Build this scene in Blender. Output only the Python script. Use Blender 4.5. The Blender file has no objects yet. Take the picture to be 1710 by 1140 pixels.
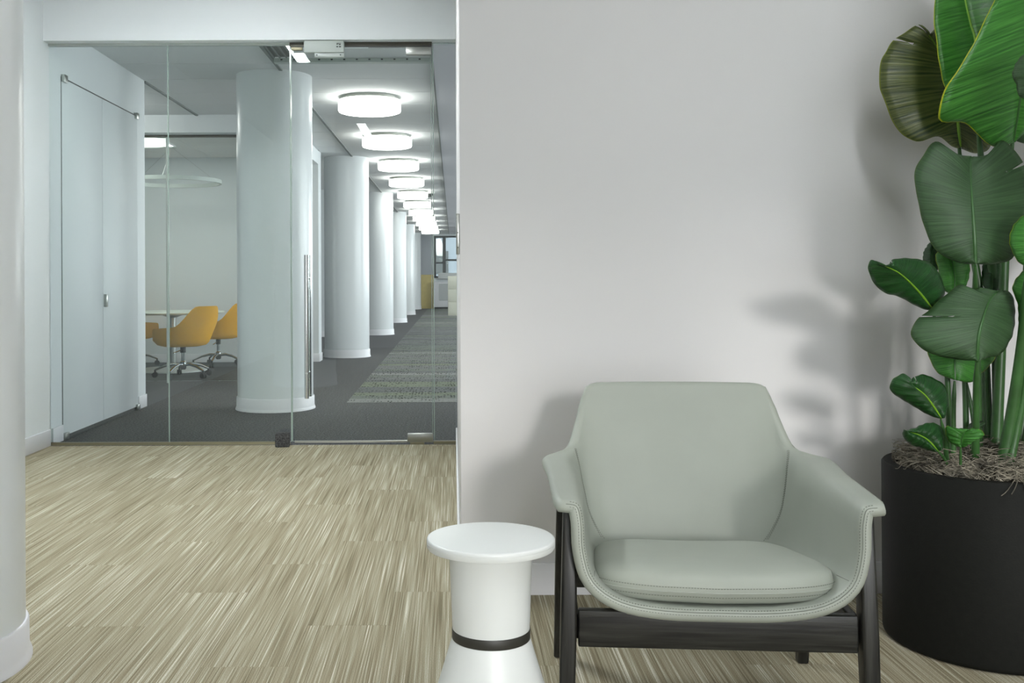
import bpy, bmesh, math, random
from mathutils import Vector, Matrix

random.seed(7)
scene = bpy.context.scene
COL = scene.collection

# ------------------------------------------------------------------ camera
F = 1700.0                    # focal length in pixels of the 1710 x 1140 frame
CX, CY = 757.0, 467.0         # where the optical axis meets the picture
EYE = 1.05                    # camera height
ROLL = math.radians(0.25)
cam_d = bpy.data.cameras.new('camera')
cam = bpy.data.objects.new('camera', cam_d)
COL.objects.link(cam)
cam.location = (0, 0, EYE)
cam.rotation_euler = (math.radians(90), ROLL, 0)
cam_d.sensor_width = 36
cam_d.lens = 36 * F / 1710
cam_d.shift_x = (855 - CX) / 1710
cam_d.shift_y = -(570 - CY) / 1710
cam_d.clip_end = 300
scene.camera = cam

# ------------------------------------------------------------------ world, daylight, exposure
scene.view_settings.view_transform = 'Standard'
scene.view_settings.look = 'None'
scene.view_settings.gamma = 1
scene.view_settings.use_curve_mapping = False
scene.view_settings.exposure = 0.15
world = bpy.data.worlds.new('sky')
scene.world = world
world.use_nodes = True
bg = world.node_tree.nodes['Background']
bg.inputs[0].default_value = (0.86, 0.93, 1.0, 1)
bg.inputs[1].default_value = 1.6

def area(name, loc, rot, sx, sy, power, color):
    l = bpy.data.lights.new(name, 'AREA')
    l.shape = 'RECTANGLE'; l.size = sx; l.size_y = sy
    l.energy = power; l.color = color
    o = bpy.data.objects.new(name, l)
    COL.objects.link(o)
    o.location = loc; o.rotation_euler = rot
    return o

WIN_Y = -2.75                 # inner face of the window wall behind the camera
WINS = [(0.12, 1.42, 0.20, 2.20, 39), (1.60, 3.40, 0.20, 2.20, 46)]     # x0, x1, sill, head, power of the daylight through each
for wx0, wx1, wz0, wz1, wp in WINS:
    area('daylight', ((wx0 + wx1) / 2, WIN_Y - 0.22, (wz0 + wz1) / 2), (math.radians(90), 0, 0), wx1 - wx0, wz1 - wz0, wp, (0.93, 0.97, 1.0))
sun_l = bpy.data.lights.new('low_sun', 'SUN')
sun_l.energy = 1.3; sun_l.angle = math.radians(7); sun_l.color = (1.0, 0.98, 0.95)
sun = bpy.data.objects.new('low_sun', sun_l)
COL.objects.link(sun)
sun.location = (4, -12, 6)
_az, _el = math.radians(9), math.radians(10)
sun.rotation_euler = Vector((-math.sin(_az) * math.cos(_el), math.cos(_az) * math.cos(_el), -math.sin(_el))).to_track_quat('-Z', 'Y').to_euler()
HALL_X = 5.2                  # window side of the open office right of the corridor
HALL_WINS = [(8.2, 13.2), (14.8, 19.8), (21.4, 26.4), (28.0, 33.0)]
for wy0, wy1 in HALL_WINS:
    area('daylight', (HALL_X + 0.2, (wy0 + wy1) / 2, 1.75), (math.radians(90), 0, math.radians(90)), wy1 - wy0, 1.6, 190, (0.93, 0.97, 1.0))

# ------------------------------------------------------------------ helpers
def lin(c):
    c = c / 255.0
    return c / 12.92 if c <= 0.04045 else ((c + 0.055) / 1.055) ** 2.4

def rgb(r, g, b):
    return (lin(r), lin(g), lin(b), 1)

def at(px, py, d):
    """Point of the place at depth d that the photograph shows at pixel px, py."""
    dx, dy = px - CX, py - CY
    return Vector(((dx - ROLL * dy) * d / F, d, EYE - (dy + ROLL * dx) * d / F))

def new_mat(name):
    m = bpy.data.materials.new(name)
    m.use_nodes = True
    nt = m.node_tree
    return m, nt, nt.nodes['Principled BSDF']

def mat(name, col, rough=0.5, metal=0.0, noise=None, bump=None, spec=None, coat=None, emit=None):
    """col: rgb; noise: (scale, amount) value variation; bump: (scale, strength)."""
    m, nt, p = new_mat(name)
    p.inputs['Base Color'].default_value = col
    p.inputs['Roughness'].default_value = rough
    p.inputs['Metallic'].default_value = metal
    if spec is not None: p.inputs['Specular IOR Level'].default_value = spec
    if coat: p.inputs['Coat Weight'].default_value = coat
    if emit:
        p.inputs['Emission Color'].default_value = emit[0]
        p.inputs['Emission Strength'].default_value = emit[1]
    tc = nt.nodes.new('ShaderNodeTexCoord')
    if noise:
        n = nt.nodes.new('ShaderNodeTexNoise'); n.inputs['Scale'].default_value = noise[0]; n.inputs['Detail'].default_value = 4
        nt.links.new(tc.outputs['Object'], n.inputs['Vector'])
        r = nt.nodes.new('ShaderNodeValToRGB')
        a = noise[1]
        r.color_ramp.elements[0].position = 0.3; r.color_ramp.elements[1].position = 0.7
        r.color_ramp.elements[0].color = tuple(max(0, c * (1 - a)) for c in col[:3]) + (1,)
        r.color_ramp.elements[1].color = tuple(min(1, c * (1 + a)) for c in col[:3]) + (1,)
        nt.links.new(n.outputs['Fac'], r.inputs['Fac'])
        nt.links.new(r.outputs['Color'], p.inputs['Base Color'])
    if bump:
        n2 = nt.nodes.new('ShaderNodeTexNoise'); n2.inputs['Scale'].default_value = bump[0]; n2.inputs['Detail'].default_value = 3
        nt.links.new(tc.outputs['Object'], n2.inputs['Vector'])
        b = nt.nodes.new('ShaderNodeBump'); b.inputs['Strength'].default_value = bump[1]; b.inputs['Distance'].default_value = 0.002
        nt.links.new(n2.outputs['Fac'], b.inputs['Height'])
        nt.links.new(b.outputs['Normal'], p.inputs['Normal'])
    return m

class MB:
    """Collects shapes; build() links them as one mesh object."""
    def __init__(self):
        self.v = []; self.f = []; self.uv = None
    def add(self, verts, faces):
        o = len(self.v)
        self.v += [tuple(p) for p in verts]
        self.f += [tuple(i + o for i in f) for f in faces]
    def box(self, x0, x1, y0, y1, z0, z1):
        self.add([(x0, y0, z0), (x1, y0, z0), (x1, y1, z0), (x0, y1, z0), (x0, y0, z1), (x1, y0, z1), (x1, y1, z1), (x0, y1, z1)],
                 [(0, 3, 2, 1), (4, 5, 6, 7), (0, 1, 5, 4), (1, 2, 6, 5), (2, 3, 7, 6), (3, 0, 4, 7)])
        return self
    def lathe(self, prof, n=48, c=(0, 0, 0), cap=True):
        """prof: (r, z) from bottom to top."""
        vs = []; fs = []
        for r, z in prof:
            for i in range(n):
                a = 2 * math.pi * i / n
                vs.append((c[0] + r * math.cos(a), c[1] + r * math.sin(a), c[2] + z))
        for k in range(len(prof) - 1):
            for i in range(n):
                j = (i + 1) % n
                fs.append((k * n + i, k * n + j, (k + 1) * n + j, (k + 1) * n + i))
        if cap:
            fs.append(tuple(reversed(range(n))))
            fs.append(tuple((len(prof) - 1) * n + i for i in range(n)))
        self.add(vs, fs)
        return self
    def tube(self, pts, rad, n=8, cap=True, flat=1.0):
        pts = [Vector(p) for p in pts]
        if not isinstance(rad, (list, tuple)): rad = [rad] * len(pts)
        vs = []; fs = []
        up = Vector((0, 0, 1)); prev = None
        for i, p in enumerate(pts):
            t = (pts[min(i + 1, len(pts) - 1)] - pts[max(i - 1, 0)])
            if t.length < 1e-9: t = Vector((0, 0, 1))
            t.normalize()
            if prev is None:
                a = t.cross(up)
                if a.length < 1e-3: a = t.cross(Vector((1, 0, 0)))
            else:
                a = prev - t * prev.dot(t)
                if a.length < 1e-6: a = t.cross(Vector((1, 0, 0)))
            a.normalize(); prev = a; b = t.cross(a)
            for k in range(n):
                w = 2 * math.pi * k / n
                vs.append(p + a * (rad[i] * math.cos(w)) + b * (rad[i] * flat * math.sin(w)))
        for i in range(len(pts) - 1):
            for k in range(n):
                j = (k + 1) % n
                fs.append((i * n + k, i * n + j, (i + 1) * n + j, (i + 1) * n + k))
        if cap:
            fs.append(tuple(reversed(range(n))))
            fs.append(tuple((len(pts) - 1) * n + k for k in range(n)))
        self.add(vs, fs)
        return self
    def build(self, name, m, parent=None, smooth=False, bevel=0, seg=2, angle=35):
        me = bpy.data.meshes.new(name)
        me.from_pydata(self.v, [], self.f)
        me.validate(); me.update()
        bm = bmesh.new(); bm.from_mesh(me)
        bmesh.ops.recalc_face_normals(bm, faces=bm.faces)
        if bevel:
            eds = [e for e in bm.edges if len(e.link_faces) == 2 and e.calc_face_angle(0) > math.radians(30)]
            bmesh.ops.bevel(bm, geom=eds, offset=bevel, segments=seg, profile=0.5, affect='EDGES', clamp_overlap=True)
        bm.to_mesh(me); bm.free()
        if smooth or bevel:
            me.shade_smooth()
            try: me.set_sharp_from_angle(angle=math.radians(angle))
            except Exception: pass
        me.materials.append(m)
        o = bpy.data.objects.new(name, me)
        COL.objects.link(o)
        if parent: o.parent = parent
        return o

def tag(o, label=None, cat=None, group=None, kind=None):
    if label: o['label'] = label
    if cat: o['category'] = cat
    if group: o['group'] = group
    if kind: o['kind'] = kind
    return o

def thing(name, loc, rz=0, label=None, cat=None, group=None, kind=None):
    o = bpy.data.objects.new(name, None)
    o.empty_display_size = 0.1
    COL.objects.link(o)
    o.location = loc; o.rotation_euler = (0, 0, rz)
    return tag(o, label, cat, group, kind)

def struct(name, mb, m, label, cat, **kw):
    return tag(mb.build(name, m, **kw), label, cat, kind='structure')

def dup(o, parent=None):
    c = o.copy(); COL.objects.link(c); c.parent = parent
    for ch in list(o.children): dup(ch, c)
    return c

def inst(src, name, loc, parent=None, rz=0):
    c = bpy.data.objects.new(name, src)
    COL.objects.link(c); c.location = loc; c.rotation_euler = (0, 0, rz)
    if parent: c.parent = parent
    return c

def catmull(pts, n):
    """n points spaced by arc length along a Catmull-Rom curve through pts."""
    pts = [Vector(p) for p in pts]
    P = [pts[0] * 2 - pts[1]] + pts + [pts[-1] * 2 - pts[-2]]
    fine = []
    for i in range(1, len(P) - 2):
        for s in range(12):
            t = s / 12
            a, b, c, d = P[i - 1], P[i], P[i + 1], P[i + 2]
            fine.append(0.5 * ((2 * b) + (c - a) * t + (2 * a - 5 * b + 4 * c - d) * t * t + (3 * b - a - 3 * c + d) * t ** 3))
    fine.append(pts[-1])
    L = [0]
    for i in range(1, len(fine)): L.append(L[-1] + (fine[i] - fine[i - 1]).length)
    out = []; k = 0
    for i in range(n):
        s = L[-1] * i / (n - 1)
        while k < len(L) - 2 and L[k + 1] < s: k += 1
        w = (s - L[k]) / max(1e-9, L[k + 1] - L[k])
        out.append(fine[k].lerp(fine[k + 1], min(1, max(0, w))))
    return out

# ------------------------------------------------------------------ materials
def wall_mat(name, col, rough=0.55):
    return mat(name, col, rough, bump=(260, 0.08), spec=0.35)
M_WALL = wall_mat('wall_paint', rgb(216, 215, 215))
M_WALLC = wall_mat('cool_wall_paint', rgb(224, 229, 231), 0.45)
M_TRIM = mat('trim_paint', rgb(226, 226, 229), 0.4)
M_COLUMN = mat('column_paint', rgb(226, 230, 231), 0.28, spec=0.5)
M_CEIL = mat('ceiling_tile_white', rgb(222, 224, 224), 0.85, bump=(420, 0.15))
M_GRID = mat('ceiling_grid', rgb(118, 124, 121), 0.6)
M_CEILD = mat('drywall_ceiling', rgb(214, 214, 220), 0.8)
M_STEEL = mat('brushed_steel', rgb(176, 178, 174), 0.28, 1.0)
M_CHROME = mat('chrome', rgb(212, 214, 214), 0.12, 1.0)
M_DARKRAIL = mat('dark_bronze_rail', rgb(72, 70, 62), 0.4, 0.6)
M_BRASS = mat('pale_bronze', rgb(140, 134, 110), 0.4, 0.6)
M_CLOSER = mat('closer_enamel', rgb(178, 186, 182), 0.45)
M_BLACK = mat('black_plastic', rgb(26, 27, 27), 0.45)
M_LEATHER = mat('grey_green_leather', rgb(152, 157, 147), 0.48, bump=(900, 0.12), spec=0.45, noise=(7, 0.03))
M_STITCH = mat('stitch_thread', rgb(112, 116, 107), 0.8)
M_WHITE = mat('white_lacquer', rgb(212, 215, 213), 0.38, spec=0.5)
M_RUBBER = mat('black_band', rgb(44, 43, 38), 0.5)
M_POT = mat('matte_black_fibreclay', rgb(19, 20, 17), 0.68, noise=(60, 0.12), bump=(220, 0.15), spec=0.18)
M_SOIL = mat('dark_soil', rgb(40, 34, 26), 0.95)
M_YELLOW = mat('yellow_wool', rgb(232, 168, 2), 0.9, bump=(500, 0.3), noise=(35, 0.05), spec=0.1)
M_TABLETOP = mat('pale_table_laminate', rgb(214, 220, 208), 0.35)
M_LAMP = mat('lamp_glow', rgb(250, 250, 246), 0.4, emit=((1.0, 0.99, 0.96, 1), 10.5))
M_PANEL = mat('light_panel_glow', rgb(250, 250, 246), 0.4, emit=((1.0, 0.985, 0.93, 1), 6.0))
M_LINE = mat('linear_light_glow', rgb(250, 250, 246), 0.4, emit=((0.95, 0.985, 1.0, 1), 18.0))
M_LINEADD = mat('added_linear_light_glow', rgb(250, 250, 246), 0.4, emit=((0.95, 0.985, 1.0, 1), 55.0))  # glow of the strip added to brighten cushion, side table and lower wall
M_LINEB = mat('bright_linear_light_glow', rgb(250, 250, 246), 0.4, emit=((0.94, 0.98, 1.0, 1), 150.0))
M_LAMPBASE = mat('lamp_collar', rgb(214, 216, 208), 0.4)
M_YPANEL = mat('yellow_oak_panel', rgb(206, 188, 122), 0.5, noise=(9, 0.06))
M_GPANEL = mat('grey_felt_panel', rgb(178, 182, 188), 0.8)
M_WFRAME = mat('dark_window_frame', rgb(70, 76, 78), 0.5)
M_CREAM = mat('cream_laminate', rgb(224, 224, 208), 0.45)
M_SLOT = mat('dark_slot', rgb(52, 56, 55), 0.7)
M_SEAL = mat('clear_silicone', rgb(150, 166, 158), 0.2)

def glass_mat(name, tint, ior=1.5):
    m = bpy.data.materials.new(name); m.use_nodes = True
    nt = m.node_tree
    for n in list(nt.nodes): nt.nodes.remove(n)
    out = nt.nodes.new('ShaderNodeOutputMaterial')
    tr = nt.nodes.new('ShaderNodeBsdfTransparent'); tr.inputs[0].default_value = tint
    gl = nt.nodes.new('ShaderNodeBsdfGlossy'); gl.inputs['Roughness'].default_value = 0.0
    gl.inputs['Color'].default_value = (0.95, 1, 0.98, 1)
    fr = nt.nodes.new('ShaderNodeFresnel'); fr.inputs['IOR'].default_value = ior
    mx = nt.nodes.new('ShaderNodeMixShader')
    nt.links.new(fr.outputs[0], mx.inputs[0]); nt.links.new(tr.outputs[0], mx.inputs[1]); nt.links.new(gl.outputs[0], mx.inputs[2])
    nt.links.new(mx.outputs[0], out.inputs[0])
    return m
M_GLASS = glass_mat('clear_green_glass', (0.960, 0.984, 0.973, 1))
M_GLASS2 = glass_mat('window_glass', (0.97, 0.99, 0.985, 1))

def carpet_mat():
    m, nt, p = new_mat('striated_carpet')
    N = nt.nodes.new; L = nt.links.new
    tc = N('ShaderNodeTexCoord'); oi = N('ShaderNodeObjectInfo')
    sc = N('ShaderNodeVectorMath'); sc.operation = 'SCALE'; sc.inputs[0].default_value = (37.0, 53.0, 0); L(oi.outputs['Random'], sc.inputs['Scale'])
    ad = N('ShaderNodeVectorMath'); ad.operation = 'ADD'; L(tc.outputs['Object'], ad.inputs[0]); L(sc.outputs[0], ad.inputs[1])
    def stretched(sx, sy, detail, rough=0.5):
        mp = N('ShaderNodeMapping'); mp.inputs['Scale'].default_value = (sx, sy, 1)
        L(ad.outputs[0], mp.inputs['Vector'])
        n = N('ShaderNodeTexNoise'); n.inputs['Scale'].default_value = 1; n.inputs['Detail'].default_value = detail; n.inputs['Roughness'].default_value = rough
        L(mp.outputs[0], n.inputs['Vector']); return n
    a = stretched(230, 1.6, 2); b = stretched(46, 0.9, 2); c = stretched(420, 3.0, 1); g = stretched(380, 380, 1)
    def mul(x, k):
        q = N('ShaderNodeMath'); q.operation = 'MULTIPLY'; L(x, q.inputs[0]); q.inputs[1].default_value = k; return q.outputs[0]
    def add(x, y):
        q = N('ShaderNodeMath'); q.operation = 'ADD'; L(x, q.inputs[0]); L(y, q.inputs[1]); return q.outputs[0]
    tot = add(add(mul(a.outputs['Fac'], 0.44), mul(b.outputs['Fac'], 0.17)), add(mul(c.outputs['Fac'], 0.16), mul(g.outputs['Fac'], 0.23)))
    rd = N('ShaderNodeMath'); rd.operation = 'MULTIPLY_ADD'; L(oi.outputs['Random'], rd.inputs[0]); rd.inputs[1].default_value = 0.03; rd.inputs[2].default_value = -0.015
    tot = add(tot, rd.outputs[0])
    r = N('ShaderNodeValToRGB'); L(tot, r.inputs['Fac'])
    e = r.color_ramp.elements
    e[0].position = 0.37; e[0].color = rgb(108, 99, 79)
    e[1].position = 0.66; e[1].color = rgb(228, 225, 212)
    for pos, cc in ((0.44, rgb(132, 123, 100)), (0.51, rgb(154, 146, 123)), (0.57, rgb(174, 168, 148))):
        q = e.new(pos); q.color = cc
    L(r.outputs['Color'], p.inputs['Base Color'])
    p.inputs['Roughness'].default_value = 0.9; p.inputs['Specular IOR Level'].default_value = 0.15
    bp = N('ShaderNodeBump'); bp.inputs['Strength'].default_value = 0.5; bp.inputs['Distance'].default_value = 0.003
    L(tot, bp.inputs['Height']); L(bp.outputs['Normal'], p.inputs['Normal'])
    return m
M_CARPET = carpet_mat()

def grey_carpet():
    m, nt, p = new_mat('charcoal_loop_carpet')
    N = nt.nodes.new; L = nt.links.new
    tc = N('ShaderNodeTexCoord')
    a = N('ShaderNodeTexNoise'); a.inputs['Scale'].default_value = 75; a.inputs['Detail'].default_value = 4; a.inputs['Roughness'].default_value = 0.85
    L(tc.outputs['Object'], a.inputs['Vector'])
    r = N('ShaderNodeValToRGB'); L(a.outputs['Fac'], r.inputs['Fac'])
    r.color_ramp.elements[0].position = 0.34; r.color_ramp.elements[0].color = rgb(38, 40, 43)
    r.color_ramp.elements[1].position = 0.66; r.color_ramp.elements[1].color = rgb(128, 129, 131)
    L(r.outputs['Color'], p.inputs['Base Color'])
    p.inputs['Roughness'].default_value = 0.95; p.inputs['Specular IOR Level'].default_value = 0.1
    return m
M_GREY = grey_carpet()

def inlay_mat():
    m, nt, p = new_mat('dashed_inlay_carpet')
    N = nt.nodes.new; L = nt.links.new
    tc = N('ShaderNodeTexCoord'); oi = N('ShaderNodeObjectInfo')
    sc = N('ShaderNodeVectorMath'); sc.operation = 'SCALE'; sc.inputs[0].default_value = (37.0, 53.0, 0); L(oi.outputs['Random'], sc.inputs['Scale'])
    ad = N('ShaderNodeVectorMath'); ad.operation = 'ADD'; L(tc.outputs['Object'], ad.inputs[0]); L(sc.outputs[0], ad.inputs[1])
    a = N('ShaderNodeTexNoise'); a.inputs['Scale'].default_value = 90; a.inputs['Detail'].default_value = 3
    L(ad.outputs[0], a.inputs['Vector'])
    # tone of each plank: grey, green grey or olive
    r1 = N('ShaderNodeValToRGB'); L(oi.outputs['Random'], r1.inputs['Fac']); r1.color_ramp.interpolation = 'CONSTANT'
    e = r1.color_ramp.elements
    e[0].position = 0; e[0].color = rgb(128, 130, 130)
    e[1].position = 0.88; e[1].color = rgb(148, 150, 148)
    for pos, cc in ((0.25, rgb(130, 138, 122)), (0.4, rgb(116, 119, 120)), (0.65, rgb(126, 132, 126))):
        q = e.new(pos); q.color = cc
    mx = N('ShaderNodeMix'); mx.data_type = 'RGBA'; mx.blend_type = 'MULTIPLY'; mx.inputs['Factor'].default_value = 0.7
    r2 = N('ShaderNodeValToRGB'); L(a.outputs['Fac'], r2.inputs['Fac'])
    r2.color_ramp.elements[0].position = 0.3; r2.color_ramp.elements[0].color = (0.45, 0.45, 0.45, 1)
    r2.color_ramp.elements[1].position = 0.62; r2.color_ramp.elements[1].color = (1.15, 1.15, 1.15, 1)
    L(r1.outputs['Color'], mx.inputs[6]); L(r2.outputs['Color'], mx.inputs[7])
    # rows of short dark dashes that come and go along the plank
    mp = N('ShaderNodeMapping'); mp.inputs['Scale'].default_value = (34, 11, 1); L(ad.outputs[0], mp.inputs['Vector'])
    vo = N('ShaderNodeTexVoronoi'); vo.inputs['Scale'].default_value = 1; vo.inputs['Randomness'].default_value = 0.45; L(mp.outputs[0], vo.inputs['Vector'])
    lt = N('ShaderNodeMath'); lt.operation = 'LESS_THAN'; lt.inputs[1].default_value = 0.36; L(vo.outputs['Distance'], lt.inputs[0])
    mp2 = N('ShaderNodeMapping'); mp2.inputs['Scale'].default_value = (2.2, 14, 1); L(ad.outputs[0], mp2.inputs['Vector'])
    nn = N('ShaderNodeTexNoise'); nn.inputs['Scale'].default_value = 1; nn.inputs['Detail'].default_value = 1; L(mp2.outputs[0], nn.inputs['Vector'])
    gt = N('ShaderNodeMath'); gt.operation = 'GREATER_THAN'; gt.inputs[1].default_value = 0.50; L(nn.outputs['Fac'], gt.inputs[0])
    an = N('ShaderNodeMath'); an.operation = 'MULTIPLY'; L(lt.outputs[0], an.inputs[0]); L(gt.outputs[0], an.inputs[1])
    m2 = N('ShaderNodeMix'); m2.data_type = 'RGBA'; L(an.outputs[0], m2.inputs['Factor']); L(mx.outputs[2], m2.inputs[6]); m2.inputs[7].default_value = rgb(38, 42, 42)
    L(m2.outputs[2], p.inputs['Base Color'])
    p.inputs['Roughness'].default_value = 0.95; p.inputs['Specular IOR Level'].default_value = 0.1
    return m
M_INLAY = inlay_mat()

def wood_mat():
    m, nt, p = new_mat('black_stained_ash')
    N = nt.nodes.new; L = nt.links.new
    tc = N('ShaderNodeTexCoord'); uvn = tc.outputs['Object']
    mp = N('ShaderNodeMapping'); L(uvn, mp.inputs['Vector']); mp.inputs['Scale'].default_value = (60, 60, 60)
    # grain runs along each piece's longest local axis (z for legs, x for rails): mapping by attribute
    at_ = N('ShaderNodeAttribute'); at_.attribute_type = 'OBJECT'; at_.attribute_name = 'grain'
    mv = N('ShaderNodeVectorMath'); mv.operation = 'MULTIPLY'; L(uvn, mv.inputs[0]); L(at_.outputs['Vector'], mv.inputs[1])
    n = N('ShaderNodeTexNoise'); n.inputs['Scale'].default_value = 1; n.inputs['Detail'].default_value = 4; n.inputs['Distortion'].default_value = 0.6
    L(mv.outputs[0], n.inputs['Vector'])
    r = N('ShaderNodeValToRGB'); L(n.outputs['Fac'], r.inputs['Fac'])
    r.color_ramp.elements[0].position = 0.35; r.color_ramp.elements[0].color = rgb(13, 13, 12)
    r.color_ramp.elements[1].position = 0.72; r.color_ramp.elements[1].color = rgb(48, 48, 44)
    L(r.outputs['Color'], p.inputs['Base Color'])
    p.inputs['Roughness'].default_value = 0.34
    b = N('ShaderNodeBump'); b.inputs['Strength'].default_value = 0.35; b.inputs['Distance'].default_value = 0.001
    L(n.outputs['Fac'], b.inputs['Height']); L(b.outputs['Normal'], p.inputs['Normal'])
    return m
M_WOOD = wood_mat()

def leaf_mat(name, dark, light, edge, trans, rough=0.4, freq=90):
    m, nt, p = new_mat(name)
    N = nt.nodes.new; L = nt.links.new
    uv = N('ShaderNodeUVMap')
    sp = N('ShaderNodeSeparateXYZ'); L(uv.outputs[0], sp.inputs[0])
    # veins: stripes across the blade, run out from the midrib
    mu = N('ShaderNodeMath'); mu.operation = 'MULTIPLY'; L(sp.outputs[1], mu.inputs[0]); mu.inputs[1].default_value = freq
    cb = N('ShaderNodeCombineXYZ'); L(mu.outputs[0], cb.inputs[1]); L(sp.outputs[0], cb.inputs[0])
    n = N('ShaderNodeTexNoise'); n.inputs['Scale'].default_value = 1.0; n.inputs['Detail'].default_value = 3; n.inputs['Roughness'].default_value = 0.6; L(cb.outputs[0], n.inputs['Vector'])
    r = N('ShaderNodeValToRGB'); L(n.outputs['Fac'], r.inputs['Fac'])
    r.color_ramp.elements[0].position = 0.32; r.color_ramp.elements[0].color = dark
    r.color_ramp.elements[1].position = 0.70; r.color_ramp.elements[1].color = light
    ab = N('ShaderNodeMath'); ab.operation = 'ABSOLUTE'; L(sp.outputs[0], ab.inputs[0])
    gt = N('ShaderNodeMath'); gt.operation = 'GREATER_THAN'; L(ab.outputs[0], gt.inputs[0]); gt.inputs[1].default_value = 0.984
    mx = N('ShaderNodeMix'); mx.data_type = 'RGBA'; L(gt.outputs[0], mx.inputs['Factor']); L(r.outputs['Color'], mx.inputs[6]); mx.inputs[7].default_value = edge
    L(mx.outputs[2], p.inputs['Base Color'])
    p.inputs['Roughness'].default_value = rough
    b = N('ShaderNodeBump'); b.inputs['Strength'].default_value = 0.55; b.inputs['Distance'].default_value = 0.004
    L(n.outputs['Fac'], b.inputs['Height']); L(b.outputs['Normal'], p.inputs['Normal'])
    out = [x for x in nt.nodes if x.type == 'OUTPUT_MATERIAL'][0]
    t = N('ShaderNodeBsdfTranslucent'); t.inputs['Color'].default_value = (0.12, 0.38, 0.03, 1)
    ms = N('ShaderNodeMixShader'); ms.inputs[0].default_value = trans
    L(p.outputs[0], ms.inputs[1]); L(t.outputs[0], ms.inputs[2]); L(ms.outputs[0], out.inputs[0])
    return m
M_LEAF = leaf_mat('leaf_upper_bright', rgb(28, 84, 24), rgb(82, 154, 62), rgb(170, 180, 30), 0.16, 0.35)
M_LEAFD = leaf_mat('leaf_upper_deep', rgb(10, 40, 14), rgb(40, 92, 40), rgb(60, 100, 30), 0.10, 0.32)
M_LEAFU = leaf_mat('leaf_underside', rgb(36, 62, 34), rgb(62, 94, 56), rgb(66, 90, 40), 0.08, 0.5)
M_LEAFO = leaf_mat('leaf_olive_gold_highlights', rgb(24, 44, 14), rgb(118, 126, 70), rgb(120, 130, 40), 0.12, 0.38, 70)  # light ramp end paints gold highlight bands into the blade
M_STEM = mat('petiole_green', rgb(54, 92, 46), 0.4, noise=(14, 0.25))
M_RIB = mat('midrib_lime', rgb(118, 165, 40), 0.4)
M_RIBD = mat('midrib_green', rgb(52, 92, 44), 0.45)
M_MOSS = mat('dried_moss', rgb(124, 118, 104), 0.8, noise=(22, 0.75))

# ------------------------------------------------------------------ the setting
Z_FRONT, Z_HALL, Z_MEET = 3.05, 2.73, 2.64
X_LEFT, X_EDGE = -2.588, 0.022
D_WALL, D_HEAD, D_GLASS = 3.397, 6.44, 6.53
D_END = 37.3

floor = struct('floor', MB().box(-3.0, 5.9, -3.0, D_GLASS - 0.02, -0.12, -0.006), M_CARPET, 'beige striated carpet floor of the lounge laid in long planks', 'floor')
plank_me = None
PW, PL = 0.2475, 1.0
def plank_mesh(x, y, z, w, l, m, name):
    mb = MB(); mb.box(-w / 2, w / 2, -l / 2, l / 2, -0.006, 0)
    o = mb.build(name, m, bevel=0.0006, seg=1)
    me = o.data; bpy.data.objects.remove(o); return me
me_full = plank_mesh(0, 0, 0, PW - 0.0004, PL - 0.0004, M_CARPET, 'carpet_plank')
me_cache = {}
for i in range(-13, 11):
    x0 = -0.2 + i * 0.2475
    if x0 < X_LEFT - 0.25 or x0 > 2.6: continue
    off = {0: 0.43, 1: 0.77, 2: 0.10}[i % 3]     # stagger of a third
    y = off
    while y < D_GLASS - 0.03:
        y1 = min(y + PL, D_GLASS - 0.03)
        xa, xb = max(x0, X_LEFT + 0.002), x0 + PW
        if x0 >= -0.01 and y1 > D_WALL + 0.05:
            y1 = D_WALL + 0.01
        if xb - xa > 0.02 and y1 - y > 0.02 and y1 > 1.0:
            key = (round(xb - xa, 3), round(y1 - y, 3))
            if abs(y1 - y - PL) < 1e-6 and abs(xb - xa - PW) < 1e-6: me = me_full
            else:
                if key not in me_cache: me_cache[key] = plank_mesh(0, 0, 0, xb - xa - 0.0004, y1 - y - 0.0004, M_CARPET, 'carpet_plank')
                me = me_cache[key]
            inst(me, 'carpet_plank', ((xa + xb) / 2, (y + y1) / 2, 0), floor)
        y += PL
        if x0 >= -0.01 and y > D_WALL: break

hall_floor = struct('floor_corridor', MB().box(-7.2, 5.4, D_GLASS - 0.02, D_END + 0.4, -0.12, 0.0), M_GREY, 'charcoal loop carpet floor of the corridor beyond the glass door', 'floor')
me_in = plank_mesh(0, 0, 0, 1.0, 0.2475, M_INLAY, 'inlay_plank')
k = 0; y = 8.74
while y < D_END - 0.3:
    inst(me_in, 'inlay_plank', (-0.42, y + 0.12, 0.003), hall_floor)
    inst(me_in, 'inlay_plank', (0.582, y + 0.12, 0.003), hall_floor)
    y += 0.2485; k += 1

# walls of the lounge
struct('wall_right', MB().box(X_EDGE, 5.9, D_WALL, D_GLASS + 0.06, 0, Z_FRONT), M_WALL, 'plain pale grey wall behind the armchair and the plant', 'wall', bevel=0.004)
struct('wall_left', MB().box(-2.80, X_LEFT, -3.0, 8.55, 0, Z_FRONT), M_WALLC, 'white wall running along the left side past the glass', 'wall')
struct('wall_header', MB().box(X_LEFT, X_EDGE, D_HEAD, D_GLASS + 0.06, 2.572, Z_FRONT), M_WALLC, 'white header wall above the glass partition', 'wall')
struct('wall_side', MB().box(5.5, 5.75, -3.0, D_WALL, 0, Z_FRONT), M_WALL, 'pale side wall of the lounge to the right of the plant', 'wall')
wb = MB()
edges = [-2.8] + [e for w in WINS for e in w[:2]] + [5.75]
for k in range(0, len(edges), 2): wb.box(edges[k], edges[k + 1], WIN_Y - 0.2, WIN_Y, 0, Z_FRONT)
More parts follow.
